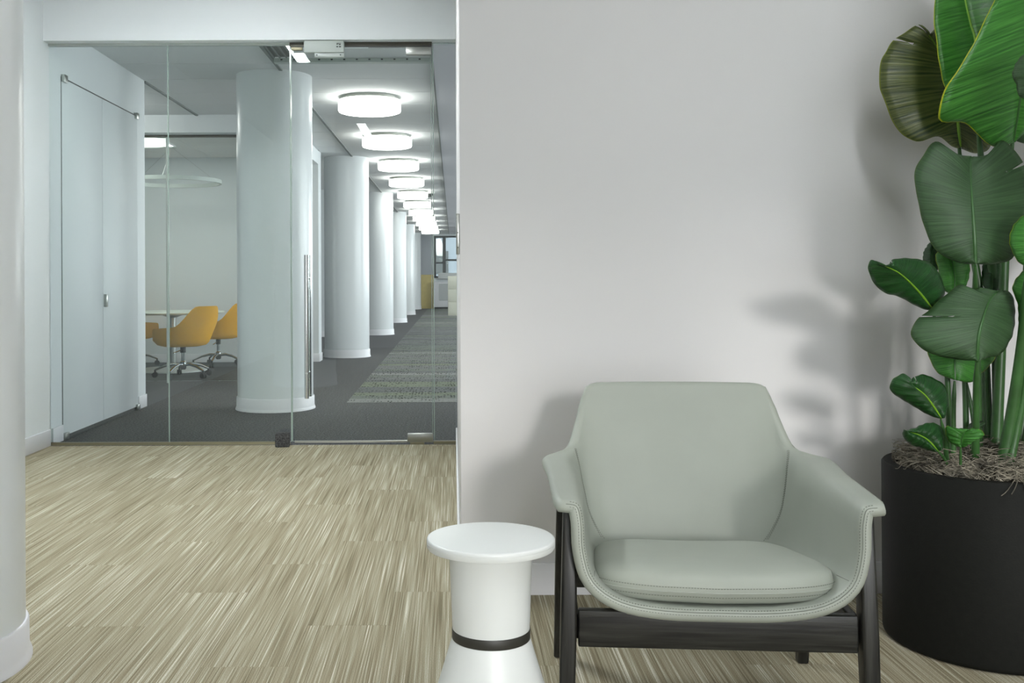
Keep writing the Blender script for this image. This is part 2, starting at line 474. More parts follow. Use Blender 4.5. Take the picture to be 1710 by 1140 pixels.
for wx0, wx1, wz0, wz1, _ in WINS:
    wb.box(wx0, wx1, WIN_Y - 0.2, WIN_Y, 0, wz0); wb.box(wx0, wx1, WIN_Y - 0.2, WIN_Y, wz1, Z_FRONT)
struct('wall_back', wb, M_WALL, 'window wall of the lounge behind the camera', 'wall')
for k, (wx0, wx1, wz0, wz1, _) in enumerate(WINS):
    w = thing('window_%d' % (k + 5), ((wx0 + wx1) / 2, WIN_Y - 0.1, wz0), 0, ['daylight window in the wall straight behind the camera', 'daylight window further right in the wall behind the camera'][k], 'window', kind='structure')
    hw, zt = (wx1 - wx0) / 2, wz1 - wz0
    MB().box(-hw, hw, -0.03, 0.03, 0, 0.05).box(-hw, hw, -0.03, 0.03, zt - 0.05, zt).box(-hw, -hw + 0.05, -0.03, 0.03, 0.05, zt - 0.05).box(hw - 0.05, hw, -0.03, 0.03, 0.05, zt - 0.05).box(-0.03, 0.03, -0.03, 0.03, 0.05, zt - 0.05).build('window_frame', M_WFRAME, w)
struct('ceiling', MB().box(-2.8, 5.75, -3.0, D_GLASS + 0.06, Z_FRONT, Z_FRONT + 0.1), M_CEIL, 'flat white ceiling of the lounge', 'ceiling')

# baseboards
def base(name, x0, x1, y0, y1, label, m=M_TRIM):
    return struct(name, MB().box(x0, x1, y0, y1, 0, 0.105), m, label, 'baseboard', bevel=0.003)
base('baseboard_right', X_EDGE - 0.010, 5.5, D_WALL - 0.012, D_WALL, 'low white baseboard along the wall behind the armchair')
base('baseboard_passage', X_EDGE - 0.010, X_EDGE, D_WALL, D_GLASS - 0.02, 'white baseboard on the narrow wall return beside the glass')
base('baseboard_left', X_LEFT, X_LEFT + 0.012, -2.75, D_GLASS - 0.02, 'white baseboard between the round column and the glass partition')
D0, D1, DM = 6.73, 8.33, 7.505          # closet doors along the left wall of the corridor
base('baseboard_closet', X_LEFT, X_LEFT + 0.012, D_GLASS + 0.02, D0 - 0.008, 'short white baseboard left of the closet doors')
base('baseboard_corner', X_LEFT, X_LEFT + 0.012, D1 + 0.008, 8.55, 'short white baseboard right of the closet doors')

# corridor shell
hb = MB().box(HALL_X, HALL_X + 0.15, D_GLASS, D_END, 0, 0.95).box(HALL_X, HALL_X + 0.15, D_GLASS, D_END, 2.55, Z_HALL)
ye = [D_GLASS] + [e for w in HALL_WINS for e in w] + [D_END]
for k in range(0, len(ye), 2): hb.box(HALL_X, HALL_X + 0.15, ye[k], ye[k + 1], 0.95, 2.55)
struct('wall_corridor', hb, M_WALLC, 'window wall of the open office right of the corridor', 'wall')
struct('wall_far', MB().box(-7.0, -0.72, D_END, D_END + 0.25, 0, Z_HALL).box(-0.72, 1.2, D_END, D_END + 0.25, 0, 1.12).box(-0.72, 1.2, D_END, D_END + 0.25, 2.66, Z_HALL).box(0.62, 1.2, D_END, D_END + 0.25, 1.12, 2.66).box(1.2, 5.35, D_END, D_END + 0.25, 0, Z_HALL), M_WALLC, 'end wall of the corridor with the far window', 'wall')
struct('wall_meeting', MB().box(-7.0, -1.74, 13.15, 13.42, 0, Z_HALL), M_WALLC, 'plain pale back wall of the meeting room behind the yellow chairs', 'wall')
base('baseboard_meeting', -7.0, -1.73, 13.138, 13.15, 'white baseboard under the meeting room wall')
base('baseboard_pilaster', -1.74, -1.728, 13.15, 13.42, 'white baseboard at the end of the meeting room wall')
struct('wall_office', MB().box(-7.0, -2.30, 18.9, 19.15, 0, Z_HALL), M_WALLC, 'white cross wall seen between the first two corridor columns', 'wall')
base('baseboard_office', -7.0, -2.29, 18.888, 18.9, 'white baseboard of the cross wall between the columns')
struct('wall_outer', MB().box(-7.2, -7.0, 8.55, D_END, 0, Z_HALL), M_WALLC, 'far left outer wall of the offices', 'wall')
struct('wall_closet', MB().box(-7.0, -2.80, 8.40, 8.55, 0, Z_HALL), M_WALLC, 'white back of the closet block facing the meeting room', 'wall')
struct('wall_bulkhead', MB().box(-7.0, -1.74, 10.30, 10.62, 2.552, Z_HALL + 0.02).box(-1.86, -1.74, 10.62, 13.15, 2.552, Z_HALL + 0.02), M_WALLC, 'white bulkhead above the meeting room glass', 'wall')

# ceilings: substrate and lay-in tiles
hall_ceil = struct('ceiling_corridor', MB().box(-7.2, 5.4, D_GLASS + 0.06, D_END + 0.25, Z_HALL + 0.02, Z_HALL + 0.12), M_GRID, 'white tiled ceiling of the corridor', 'ceiling')
def tile_me(w, l):
    o = MB().box(-w / 2, w / 2, -l / 2, l / 2, -0.02, 0.0).build('ceiling_tile', M_CEIL, bevel=0.002, seg=1)
    me = o.data; bpy.data.objects.remove(o); return me
T = 0.61
me_t = tile_me(1.203, T - 0.010)
y = 6.66
while y < D_END - 0.3:
    inst(me_t, 'ceiling_tile', (-0.759, y + T / 2, Z_HALL + 0.02), hall_ceil)
    if not (10.35 < y + T / 2 < 13.45): inst(me_t, 'ceiling_tile', (-1.985, y + T / 2, Z_HALL + 0.02), hall_ceil)
    elif y + T / 2 < 13.45: pass
    if 8.3 < y < 10.3: inst(me_t, 'ceiling_tile', (-3.2, y + T / 2, Z_HALL + 0.02), hall_ceil)
    y += T
me_n = tile_me(0.36, T - 0.010)
y = 6.66 + T * 6
while y < 13.3:
    inst(me_n, 'ceiling_tile', (-1.555, y + T / 2, Z_HALL + 0.02), hall_ceil); y += T
struct('ceiling_soffit', MB().box(-0.146, 5.2, D_GLASS + 0.06, D_END, Z_HALL - 0.012, Z_HALL + 0.02), M_CEILD, 'smooth grey drywall strip of ceiling along the right of the corridor', 'ceiling')
struct('trim_1', MB().box(-1.378, -1.352, D_GLASS + 0.1, D_END, Z_HALL - 0.012, Z_HALL + 0.018), M_GRID, 'thin metal ceiling trim running along the column line', 'trim')
struct('trim_2', MB().box(-0.160, -0.146, D_GLASS + 0.1, D_END, Z_HALL - 0.016, Z_HALL + 0.018), M_GRID, 'thin metal ceiling trim along the right of the lamps', 'trim')
struct('trim_3', MB().box(-2.60, -2.575, 8.55, 10.38, Z_HALL - 0.012, Z_HALL + 0.018), M_GRID, 'thin ceiling trim running on from the closet wall', 'trim')
tr = struct('trim_4', MB().box(-1.35, -0.16, 7.70, 7.77, Z_HALL - 0.03, Z_HALL + 0.018), M_CLOSER, 'slotted metal ceiling rail just behind the glass door', 'trim')
for k in range(12):
    MB().box(-1.30 + k * 0.095, -1.285 + k * 0.095, 7.694, 7.700, Z_HALL - 0.016, Z_HALL - 0.006).build('slot', M_SLOT, tr)
cm_ = struct('ceiling_meeting', MB().box(-7.0, -1.86, 10.62, 13.15, Z_MEET + 0.012, Z_MEET + 0.06), M_GRID, 'lower ceiling of the meeting room', 'ceiling')

me_m = tile_me(1.213, T - 0.010)
for i in range(4):
    for j in range(4):
        inst(me_m, 'ceiling_tile', (-2.47 - 1.22 * i, 10.94 + T * j, Z_MEET + 0.012), cm_)

# ------------------------------------------------------------------ glass partition
GX = [X_LEFT - 0.0025, -1.825, -1.041, -0.131, X_EDGE + 0.0025]
ZG0, ZG1 = 0.018, 2.568
def pane(name, x0, x1, label, z0=ZG0, z1=ZG1):
    return struct(name, MB().box(x0 + 0.002, x1 - 0.002, D_GLASS - 0.006, D_GLASS + 0.006, z0, z1), M_GLASS, label, 'glass panel')
w1 = pane('window_1', GX[0], GX[1], 'leftmost fixed glass panel, before the closet doors')
w2 = pane('window_2', GX[1], GX[2], 'fixed glass panel between the leftmost pane and the glass door')
w3 = pane('window_3', GX[3], GX[4], 'narrow fixed glass sidelight right of the glass door')
for x, par in ((GX[1], w1), (GX[2], w2)):
    MB().box(x - 0.0026, x + 0.0026, D_GLASS - 0.007, D_GLASS + 0.007, ZG0, ZG1).build('silicone_joint', M_SEAL, par)
MB().box(GX[3] + 0.003, GX[3] + 0.008, D_GLASS - 0.0065, D_GLASS + 0.0065, ZG0, ZG1).build('edge_strip', M_SEAL, w3)
struct('trim_5', MB().box(X_LEFT, GX[2] - 0.01, D_GLASS - 0.014, D_GLASS + 0.014, 0, 0.018), M_BRASS, 'thin bronze floor channel under the fixed glass', 'trim')
struct('trim_6', MB().box(GX[3], X_EDGE, D_GLASS - 0.014, D_GLASS + 0.014, 0, 0.018), M_BRASS, 'short floor channel under the glass sidelight', 'trim')
struct('trim_7', MB().box(X_LEFT, GX[2], D_GLASS - 0.014, D_GLASS + 0.014, 2.556, 2.572), M_CLOSER, 'thin head channel above the fixed glass', 'trim')
struct('trim_8', MB().box(GX[2], GX[3], D_GLASS - 0.02, D_GLASS + 0.02, 2.548, 2.572), M_DARKRAIL, 'dark head rail above the glass door', 'trim')

door = thing('door_1', ((GX[2] + GX[3]) / 2, D_GLASS, 0), 0, 'frameless glass door with a long steel pull handle', 'door', kind='structure')
hw = (GX[3] - GX[2]) / 2
MB().box(-hw + 0.004, hw - 0.004, -0.006, 0.006, 0.02, 2.54).build('glass_leaf', M_GLASS, door)
MB().box(-hw + 0.004, -hw + 0.008, -0.0065, 0.0065, 0.02, 2.54).box(hw - 0.008, hw - 0.004, -0.0065, 0.0065, 0.06, 2.49).build('polished_edge', M_SEAL, door)
MB().box(-hw + 0.02, hw - 0.17, -0.008, 0.008, 0.010, 0.022).build('bottom_rail', M_STEEL, door)
MB().box(hw - 0.166, hw - 0.004, -0.020, 0.020, 0.012, 0.066).build('bottom_patch', M_STEEL, door, bevel=0.002)
MB().box(hw - 0.166, hw - 0.004, -0.020, 0.020, 2.490, 2.540).build('top_patch', M_STEEL, door, bevel=0.002)
MB().box(hw - 0.15, hw - 0.06, -0.024, 0.024, 0.0, 0.012).build('floor_pivot', M_BRASS, door)
hx = -0.934 - (GX[2] + GX[3]) / 2
h = MB()
for s in (-1, 1):
    h.tube([(hx, s * 0.062, 0.30), (hx, s * 0.062, 1.212)], 0.0135, 16)
hd = h.build('pull_handle', M_CHROME, door, smooth=True)
for zz in (0.46, 1.065):
    MB().tube([(hx, -0.075, zz), (hx, 0.075, zz)], 0.009, 12).build('standoff', M_CHROME, hd, smooth=True)

dc = thing('door_closer', (-0.815, D_GLASS - 0.045, 2.49), 0, 'grey box door closer with a small printed mark above the glass door', 'door closer')
MB().box(-0.126, 0.126, -0.035, 0.03, 0.004, 0.08).build('body', M_CLOSER, dc, bevel=0.003)
MB().box(-0.06, 0.126, -0.022, 0.02, -0.022, 0.0035).build('slide_arm', M_CLOSER, dc, bevel=0.002)
mk = MB()
for (a, b, zz) in ((0.082, 0.089, 0.052), (0.091, 0.094, 0.054), (0.096, 0.108, 0.050), (0.080, 0.092, 0.036), (0.097, 0.110, 0.036)):
    mk.box(a, b, -0.0358, -0.035, zz, zz + 0.007)
mk.box(0.082, 0.110, -0.0358, -0.035, 0.060, 0.063)
mk.build('printed_mark', M_SLOT, dc)
for x in (-0.045, 0.105):
    MB().tube([(x, -0.0225, -0.010), (x, -0.026, -0.010)], 0.004, 8).build('screw', M_SLOT, dc)
tag(MB().box(-1.026, -0.955, D_GLASS - 0.05, D_GLASS - 0.025, 2.515, 2.535).build('strike_plate', M_BRASS, bevel=0.002), 'small brass strike plate left of the door closer', 'strike plate')

# folded dark carpet wedge holding the door
wz = thing('door_wedge', (-1.085, 6.445, 0), 0.1, 'dark speckled folded carpet wedge at the foot of the glass door', 'door wedge')
M_SPECK = mat('black_speckled_carpet', rgb(58, 58, 58), 0.95, noise=(130, 0.85), bump=(220, 1.0))
MB().box(-0.045, 0.045, -0.035, -0.012, 0, 0.082).build('front_flap', M_SPECK, wz, bevel=0.006)
MB().box(-0.040, 0.045, -0.010, 0.030, 0, 0.088).build('back_flap', M_SPECK, wz, bevel=0.006)

# plate on the edge of the passage wall
pl = thing('switch_plate', (X_EDGE - 0.006, D_WALL + 0.04, 1.136), 0, 'narrow grey metal plate on the edge of the pale wall', 'plate')
MB().box(-0.006, 0.006, -0.022, 0.022, 0, 0.136).build('plate', M_STEEL, pl, bevel=0.002)
for zz in (0.022, 0.072):
    MB().tube([(0, -0.0222, zz), (0, -0.0245, zz)], 0.0022, 8).build('screw', M_SLOT, pl)

# closet doors in the left wall of the corridor
for nm, a, b, lab, hy in (('door_2', D0, DM - 0.003, 'white closet door leaf nearer the glass partition', None), ('door_3', DM + 0.003, D1, 'white closet door leaf with the small square pull', 0.05)):
    d = thing(nm, (X_LEFT, (a + b) / 2, 0), 0, lab, 'door', kind='structure')
    L2 = (b - a) / 2
    MB().box(0.0015, 0.006, -L2, L2, 0.028, 2.395).build('leaf', M_WALLC, d, bevel=0.0015)
    MB().box(0.0, 0.0014, -L2 - 0.004, L2 + 0.004, 0.0, 2.406).build('gap_shade', M_SLOT, d)  # flat dark sheet stands in for the shade in the gap round the leaf
    e = -L2 + 0.03 if nm == 'door_2' else L2 - 0.03
    for z0, z1 in ((2.37, 2.42), (0.0, 0.048)):
        MB().box(0.0, 0.026, e - 0.03, e + 0.03, z0, z1).build('pivot_hinge', M_STEEL, d, bevel=0.003)
    if hy is not None:
        MB().box(0.006, 0.028, -L2 + 0.012, -L2 + 0.045, 0.86, 0.955).build('pull', M_STEEL, d, bevel=0.003)

# ------------------------------------------------------------------ round columns
def column(x, y, ztop, label):
    c = thing('column', (x, y, 0), 0, label, 'column', 'white round columns along the corridor', kind='structure')
    MB().lathe([(0.308, 0.105), (0.308, ztop)], 72).build('shaft', M_COLUMN, c, smooth=True)
    MB().lathe([(0.326, 0.0), (0.326, 0.006), (0.321, 0.018), (0.318, 0.028), (0.317, 0.100), (0.313, 0.106), (0.309, 0.106)], 72).build('column_base', M_TRIM, c, smooth=True)
    return c
ords = ['first', 'second', 'third', 'fourth', 'fifth', 'sixth']
column(-1.50, 2.768, Z_FRONT, 'white round column cut by the left edge of the photo')
for k, d in enumerate((8.39, 14.03, 19.7, 25.3, 30.9, 36.5)):
    column(-1.468, d, Z_HALL + 0.01, 'big white round column right behind the glass, closest in the corridor' if k == 0 else '%s white round column in the corridor, counting from the glass' % ords[k])

# ------------------------------------------------------------------ drum lamps along the corridor
def drum(y, label):
    l = thing('ceiling_lamp', (-0.762, y, Z_HALL), 0, label, 'ceiling lamp', 'drum lamps along the corridor ceiling')
    R = 0.287
    MB().lathe([(0.0, -0.140), (R * 0.92, -0.140), (R * 0.98, -0.134), (R, -0.122), (R, -0.045), (R * 0.985, -0.035)], 48, cap=False).build('shade', M_LAMP, l, smooth=True)
    MB().lathe([(R * 0.985, -0.035), (R * 0.985, -0.028), (R * 0.95, -0.025), (0.0, -0.025)], 48, cap=False).build('top_plate', M_LAMPBASE, l, smooth=True)
    MB().lathe([(0.225, -0.0245), (0.235, -0.024), (0.235, 0.0)], 40).build('collar', M_LAMPBASE, l, smooth=True)
names = ['nearest the glass door, largest of the row', 'second from the glass door', 'third from the glass door', 'fourth from the glass door', 'fifth from the glass door', 'sixth from the glass door', 'seventh from the glass door', 'eighth from the glass door', 'ninth from the glass door', 'tenth from the glass door', 'last of the row before the far window']
for k in range(11):
    drum(9.36 + 2.46 * k, 'glowing white drum ceiling lamp, ' + names[k])

t = thing('ceiling_lamp', (-3.5, 9.5, Z_HALL), 0, 'drum ceiling lamp round the corner behind the closet wall', 'ceiling lamp')
MB().lathe([(0.0, -0.140), (0.27, -0.140), (0.287, -0.122), (0.287, -0.050)], 48, cap=False).build('shade', M_LAMP, t, smooth=True)
MB().lathe([(0.287, -0.050), (0.28, -0.036), (0.0, -0.036)], 48, cap=False).build('top_plate', M_LAMPBASE, t, smooth=True)
MB().lathe([(0.235, -0.035), (0.235, 0.0)], 40).build('collar', M_LAMPBASE, t, smooth=True)
# dark slot diffuser in the ceiling just inside the glass
t = thing('air_diffuser', (-1.27, 7.2, Z_HALL), 0, 'dark slotted air diffuser in the ceiling left of the door closer', 'air diffuser')
MB().box(-0.075, 0.075, -0.44, 0.44, -0.002, 0.0).build('slot_opening', M_BLACK, t)
for q in (-0.07, -0.025, 0.025, 0.07):
    MB().box(q - 0.006, q + 0.006, -0.45, 0.45, -0.010, -0.0021).build('vane', M_GRID, t)

# dome sensor on the ceiling
ds = thing('ceiling_sensor', (-0.47, 19.3, Z_HALL), 0, 'small dark dome sensor on the ceiling beside the drum lamps', 'sensor')
MB().lathe([(0.0, -0.11), (0.05, -0.105), (0.09, -0.08), (0.10, -0.05)], 24, cap=False).build('dome', M_SLOT, ds, smooth=True)
MB().lathe([(0.10, -0.05), (0.12, -0.045), (0.12, 0.0)], 24).build('mount', M_LAMPBASE, ds, smooth=True)

# linear lights of the lounge ceiling (two mirrored in the glass, the armchair one added)
for y0, y1, x, lab in ((3.75, 5.1, -1.36, 'recessed linear ceiling light nearest the header wall'), (-2.55, 0.05, -1.17, 'recessed linear ceiling light nearest the window wall'), (-0.6, 1.6, 1.15, 'unseen linear light added over the armchair side of the lounge')):
    t = thing('linear_light', (x, (y0 + y1) / 2, Z_FRONT), 0, lab, 'ceiling light', 'linear lights of the lounge')
    hl = (y1 - y0) / 2
    MB().box(-0.055, 0.055, -hl, hl, -0.004, 0.0).build('diffuser', M_LINEB if y0 > 3 else M_LINE if x < 0 else M_LINEADD, t)
    MB().box(-0.07, -0.056, -hl - 0.014, hl + 0.014, -0.006, 0).box(0.056, 0.07, -hl - 0.014, hl + 0.014, -0.006, 0).build('frame', M_TRIM, t)

# ------------------------------------------------------------------ meeting room
mg1 = struct('window_7', MB().box(-6.9, -2.958, 10.494, 10.506, 0.02, 2.53), M_GLASS2, 'meeting room glass pane left of the mullion', 'glass panel')
mg2 = struct('window_8', MB().box(-2.938, -1.76, 10.494, 10.506, 0.02, 2.53), M_GLASS2, 'meeting room glass pane right of the mullion', 'glass panel')
MB().box(-2.956, -2.940, 10.485, 10.515, 0, 2.53).build('mullion', M_CLOSER, mg2)
MB().box(-6.9, -1.74, 10.47, 10.53, 2.530, 2.552).build('head_channel', M_DARKRAIL, mg1)
tl = thing('ceiling_panel_light', (-3.74, 11.4, Z_MEET - 0.008), 0, 'bright square panel light in the meeting room ceiling', 'ceiling light')
MB().box(-0.48, 0.48, -0.48, 0.48, -0.012, -0.001).build('diffuser', M_PANEL, tl)
MB().box(-0.50, 0.50, -0.50, -0.481, -0.014, 0).box(-0.50, 0.50, 0.481, 0.50, -0.014, 0).box(-0.50, -0.481, -0.481, 0.481, -0.014, 0).box(0.481, 0.50, -0.481, 0.481, -0.014, 0).build('frame', M_TRIM, tl)

TX, TY = -3.30, 11.95
tb = thing('meeting_table', (TX, TY, 0), 0, 'round pale meeting table on a disc base among yellow chairs', 'table')
MB().lathe([(0.0, 0.665), (0.54, 0.665), (0.595, 0.678), (0.60, 0.688), (0.592, 0.695), (0.0, 0.695)], 64, cap=False).build('table_top', M_TABLETOP, tb, smooth=True)
MB().lathe([(0.40, 0.0), (0.40, 0.012), (0.36, 0.026), (0.05, 0.034), (0.0, 0.034)], 48, cap=False).build('base', M_WHITE, tb, smooth=True)
MB().lathe([(0.045, 0.03), (0.045, 0.62), (0.13, 0.655), (0.13, 0.665)], 32).build('column', M_STEEL, tb, smooth=True)
rg = thing('ring_pendant', (TX, TY, 2.215), 0, 'thin silver ring pendant hanging over the meeting table', 'pendant lamp')
rp = []
for k in range(4):
    r_, z_ = [(0.55, -0.022), (0.575, -0.022), (0.575, 0.022), (0.55, 0.022)][k]
    rp.append((r_, z_))
MB().lathe(rp + [rp[0]], 72, cap=False).build('ring', M_CLOSER, rg, smooth=True)
for k in range(3):
    a = 2.1 * k + 0.6
    MB().tube([(0.56 * math.cos(a), 0.56 * math.sin(a), 0.02), (0, 0, Z_MEET - 2.215 - 0.02)], 0.0016, 5).build('cable', M_STEEL, rg)
MB().lathe([(0.06, Z_MEET - 2.215 - 0.03), (0.06, Z_MEET - 2.215)], 20).build('canopy', M_CLOSER, rg, smooth=True)

def tub_chair():
    """Tub chair facing -y: rounded shell on a five-star castor base."""
    t = thing('tub_chair', (0, 0, 0))
    NU, NV = 40, 12
    def pt(a, s, off):
        # a: -1..1 around from left arm front over the back to right arm front; s: 0 bottom centre .. 1 rim
        ang = math.radians(-90 + 0) + math.pi + a * math.radians(142)      # 0 -> back (+y)
        th = math.pi / 2 + a * math.radians(140)
        back = math.cos(a * math.pi / 2) ** 2
        w = abs(a)
        rim = 0.555 + 0.225 * (0.5 + 0.5 * math.cos(math.pi * min(1, max(0, (w - 0.16) / 0.34)))) if w < 0.52 else 0.555 - 0.03 * (w - 0.52) / 0.48
        if w > 0.86: rim -= 0.12 * ((w - 0.86) / 0.14) ** 2
        z = 0.345 + (rim - 0.345) * max(0, (s - 0.35) / 0.65) ** 1.15
        rr = min(1, (s / 0.42)) ** 0.75
        r = 0.27 * rr + 0.055 * max(0, s - 0.4) / 0.6
        lean = 0.10 * max(0, s - 0.4) / 0.6 * back
        r -= off
        return Vector((r * math.cos(th) * 1.0, r * math.sin(th) * 0.98 + lean - 0.0, z + off * 0.25 * (1 - s)))
    vs = []; fs = []
    for lay, off in ((0, 0.0), (1, 0.035)):
        for i in range(NU + 1):
            for j in range(NV + 1):
                a = -1 + 2 * i / NU; s = 0.06 + 0.94 * j / NV
                p = pt(a, s, off)
                if lay == 1 and j < NV: p.z = max(p.z, 0.37)
                vs.append(p)
    W = NV + 1; H = (NU + 1) * W
    for i in range(NU):
        for j in range(NV):
            a, b, c, d = i * W + j, (i + 1) * W + j, (i + 1) * W + j + 1, i * W + j + 1
            fs.append((a, b, c, d)); fs.append((H + d, H + c, H + b, H + a))
        fs.append((i * W + NV, (i + 1) * W + NV, H + (i + 1) * W + NV, H + i * W + NV))
    for i in (0, NU):
        for j in range(NV): fs.append((i * W + j, i * W + j + 1, H + i * W + j + 1, H + i * W + j))
    mb = MB(); mb.add(vs, fs); mb.build('shell', M_YELLOW, t, smooth=True, angle=60)
    mb = MB()
    prof = [(0.0, 0.338), (0.20, 0.340), (0.262, 0.365), (0.272, 0.40), (0.262, 0.43), (0.20, 0.445), (0.0, 0.45)]
    mb.lathe(prof, 40, (0, -0.02, 0), cap=False).build('seat', M_YELLOW, t, smooth=True)
    MB().lathe([(0.020, 0.16), (0.020, 0.29)], 16).build('gas_lift', M_CHROME, t, smooth=True)
    MB().lathe([(0.030, 0.27), (0.030, 0.345)], 16).build('seat_mount', M_BLACK, t, smooth=True)
    MB().lathe([(0.024, 0.085), (0.034, 0.10), (0.034, 0.17), (0.026, 0.18)], 16).build('hub', M_CHROME, t, smooth=True)
    MB().tube([(0.02, 0.0, 0.30), (0.17, 0.04, 0.275)], 0.006, 8).build('lever', M_CHROME, t, smooth=True)
    for k in range(5):
        a = 2 * math.pi * k / 5 + 0.35
        c, s = math.cos(a), math.sin(a)
        lg = MB().tube([(0.02 * c, 0.02 * s, 0.135), (0.10 * c, 0.10 * s, 0.145), (0.20 * c, 0.20 * s, 0.125), (0.30 * c, 0.30 * s, 0.082)], [0.021, 0.02, 0.017, 0.013], 10, flat=0.8).build('leg', M_CHROME, t, smooth=True)
        cs = MB()
        for q in (-0.014, 0.014):
            n_ = Vector((-s, c, 0))
            ctr = Vector((0.30 * c, 0.30 * s, 0.031)) + n_ * q
            cs.tube([ctr - n_ * 0.009, ctr + n_ * 0.009], 0.030, 16)
        cs.tube([(0.30 * c, 0.30 * s, 0.03), (0.30 * c, 0.30 * s, 0.085)], 0.010, 8)
        cs.build('castor', M_BLACK, lg, smooth=True)
    return t
tc0 = tub_chair()
tc_specs = [(-2.95, 11.10, -2.15, 'yellow tub chair on castors nearest the glass, in front of the round table'),
            (-2.90, 12.55, -1.95, 'yellow tub chair half hidden by the big white column'),
            (-3.98, 12.60, 2.60, 'yellow tub chair behind the table, cut off by the closet wall')]
for k, (x, y, rz, lab) in enumerate(tc_specs):
    o = tc0 if k == 0 else dup(tc0)
    o.location = (x, y, 0); o.rotation_euler = (0, 0, rz)
    tag(o, lab, 'chair', 'yellow chairs round the meeting table')

# ------------------------------------------------------------------ far end of the corridor
fw = thing('window_9', (-0.05, D_END + 0.1, 1.12), 0, 'dark framed window at the far end of the corridor', 'window', kind='structure')
MB().box(-0.67, -0.58, -0.06, 0.06, 0, 1.54).box(0.58, 0.67, -0.06, 0.06, 0, 1.54).box(-0.58, 0.58, -0.06, 0.06, 1.48, 1.54).box(-0.58, 0.58, -0.06, 0.06, 0, 0.07).build('window_frame', M_WFRAME, fw)
MB().box(-0.34, -0.22, -0.05, 0.05, 0.07, 1.48).build('mullion', M_WFRAME, fw)
MB().box(-0.22, 0.58, -0.04, 0.04, 0.62, 0.69).build('transom', M_WFRAME, fw)
MB().box(-0.58, -0.34, -0.04, 0.04, 0.52, 0.58).build('transom', M_WFRAME, fw)
for a, b in ((-0.58, -0.34), (-0.22, 0.58)):
    MB().box(a, b, -0.004, 0.004, 0.07, 1.48).build('pane', M_GLASS2, fw)
pn = thing('end_panel', (-0.96, D_END - 0.03, 0), 0, 'tall end panel of yellow oak below and grey felt above', 'panel')
MB().box(-0.22, 0.24, -0.02, 0.02, 0, 1.24).build('oak_panel', M_YPANEL, pn, bevel=0.004)
MB().box(-0.22, 0.24, -0.02, 0.02, 1.245, 2.70).build('felt_panel', M_GPANEL, pn, bevel=0.004)
ht = thing('wall_heater', (-0.40, D_END - 0.2, 0), 0, 'white heater cabinet with a louvred grille under the far window', 'heater')
MB().box(-0.30, 0.60, -0.15, 0.18, 0.06, 0.98).build('casing', M_TRIM, ht, bevel=0.01)
MB().box(-0.30, 0.60, -0.10, 0.18, 0.0, 0.06).build('plinth', M_SLOT, ht)
MB().box(-0.12, 0.22, -0.160, -0.150, 0.30, 0.90).build('grille_plate', M_CLOSER, ht)
for k in range(9):
    MB().box(-0.105 + k * 0.036, -0.09 + k * 0.036, -0.176, -0.161, 0.32, 0.88).build('louvre', M_TRIM, ht)
tag(MB().box(-0.62, 0.62, D_END - 0.30, D_END - 0.02, 1.09, 1.115).box(-0.55, 0.55, D_END - 0.28, D_END - 0.05, 1.115, 1.30).build('window_box', M_WHITE, bevel=0.006), 'white box standing on the sill of the far window', 'box')
cb = thing('filing_cabinet', (0.18, 30.0, 0), 0, 'cream cabinet beside the corridor carpet in front of the far window', 'cabinet')
MB().box(-0.34, 0.34, -0.25, 0.25, 0, 1.16).build('body', M_CREAM, cb, bevel=0.006)
for k in range(3):
    dr = MB().box(-0.33, 0.33, -0.268, -0.251, 0.04 + k * 0.37, 0.39 + k * 0.37).build('drawer', M_CREAM, cb, bevel=0.004)
    MB().box(-0.06, 0.06, -0.285, -0.269, 0.33 + k * 0.37, 0.345 + k * 0.37).build('handle', M_STEEL, dr)
# the building across the street seen through the far window
bl = thing('street_building', (2.0, 62.0, -8), 0, 'pale building across the street seen through the far window', 'building')
MB().box(-9, 9, 0, 8, 0, 19).build('facade', mat('pale_render', rgb(150, 158, 166), 0.9), bl)
for i in range(8):
    for j in range(4):
        MB().box(-6.4 + i * 1.6, -5.5 + i * 1.6, -0.06, 0.0, 7.2 + j * 2.2, 8.6 + j * 2.2).build('window', M_WFRAME, bl)

# ------------------------------------------------------------------ side table
st = thing('side_table', (0.0765, 2.15, 0), 0, 'small white round pedestal side table with a black band beside the armchair', 'side table')
MB().lathe([(0.0, 0.487), (0.1335, 0.487), (0.1350, 0.4895), (0.1353, 0.4985), (0.1345, 0.4985), (0.1345, 0.4995), (0.1353, 0.4995), (0.1352, 0.5035), (0.1338, 0.5062), (0.131, 0.507), (0.0, 0.507)], 96, cap=False).build('table_top', M_WHITE, st, smooth=True, angle=50)
MB().lathe([(0.0815, 0.3165), (0.0820, 0.33), (0.0850, 0.41), (0.0885, 0.487)], 72).build('neck', M_WHITE, st, smooth=True)
MB().lathe([(0.0822, 0.2960), (0.0826, 0.2968), (0.0826, 0.3160), (0.0822, 0.3166)], 72).build('band', M_RUBBER, st, smooth=True)
MB().lathe([(0.158, 0.0), (0.160, 0.004), (0.158, 0.012), (0.148, 0.06), (0.130, 0.13), (0.112, 0.20), (0.0965, 0.25), (0.0865, 0.283), (0.0822, 0.2955)], 72).build('base', M_WHITE, st, smooth=True)

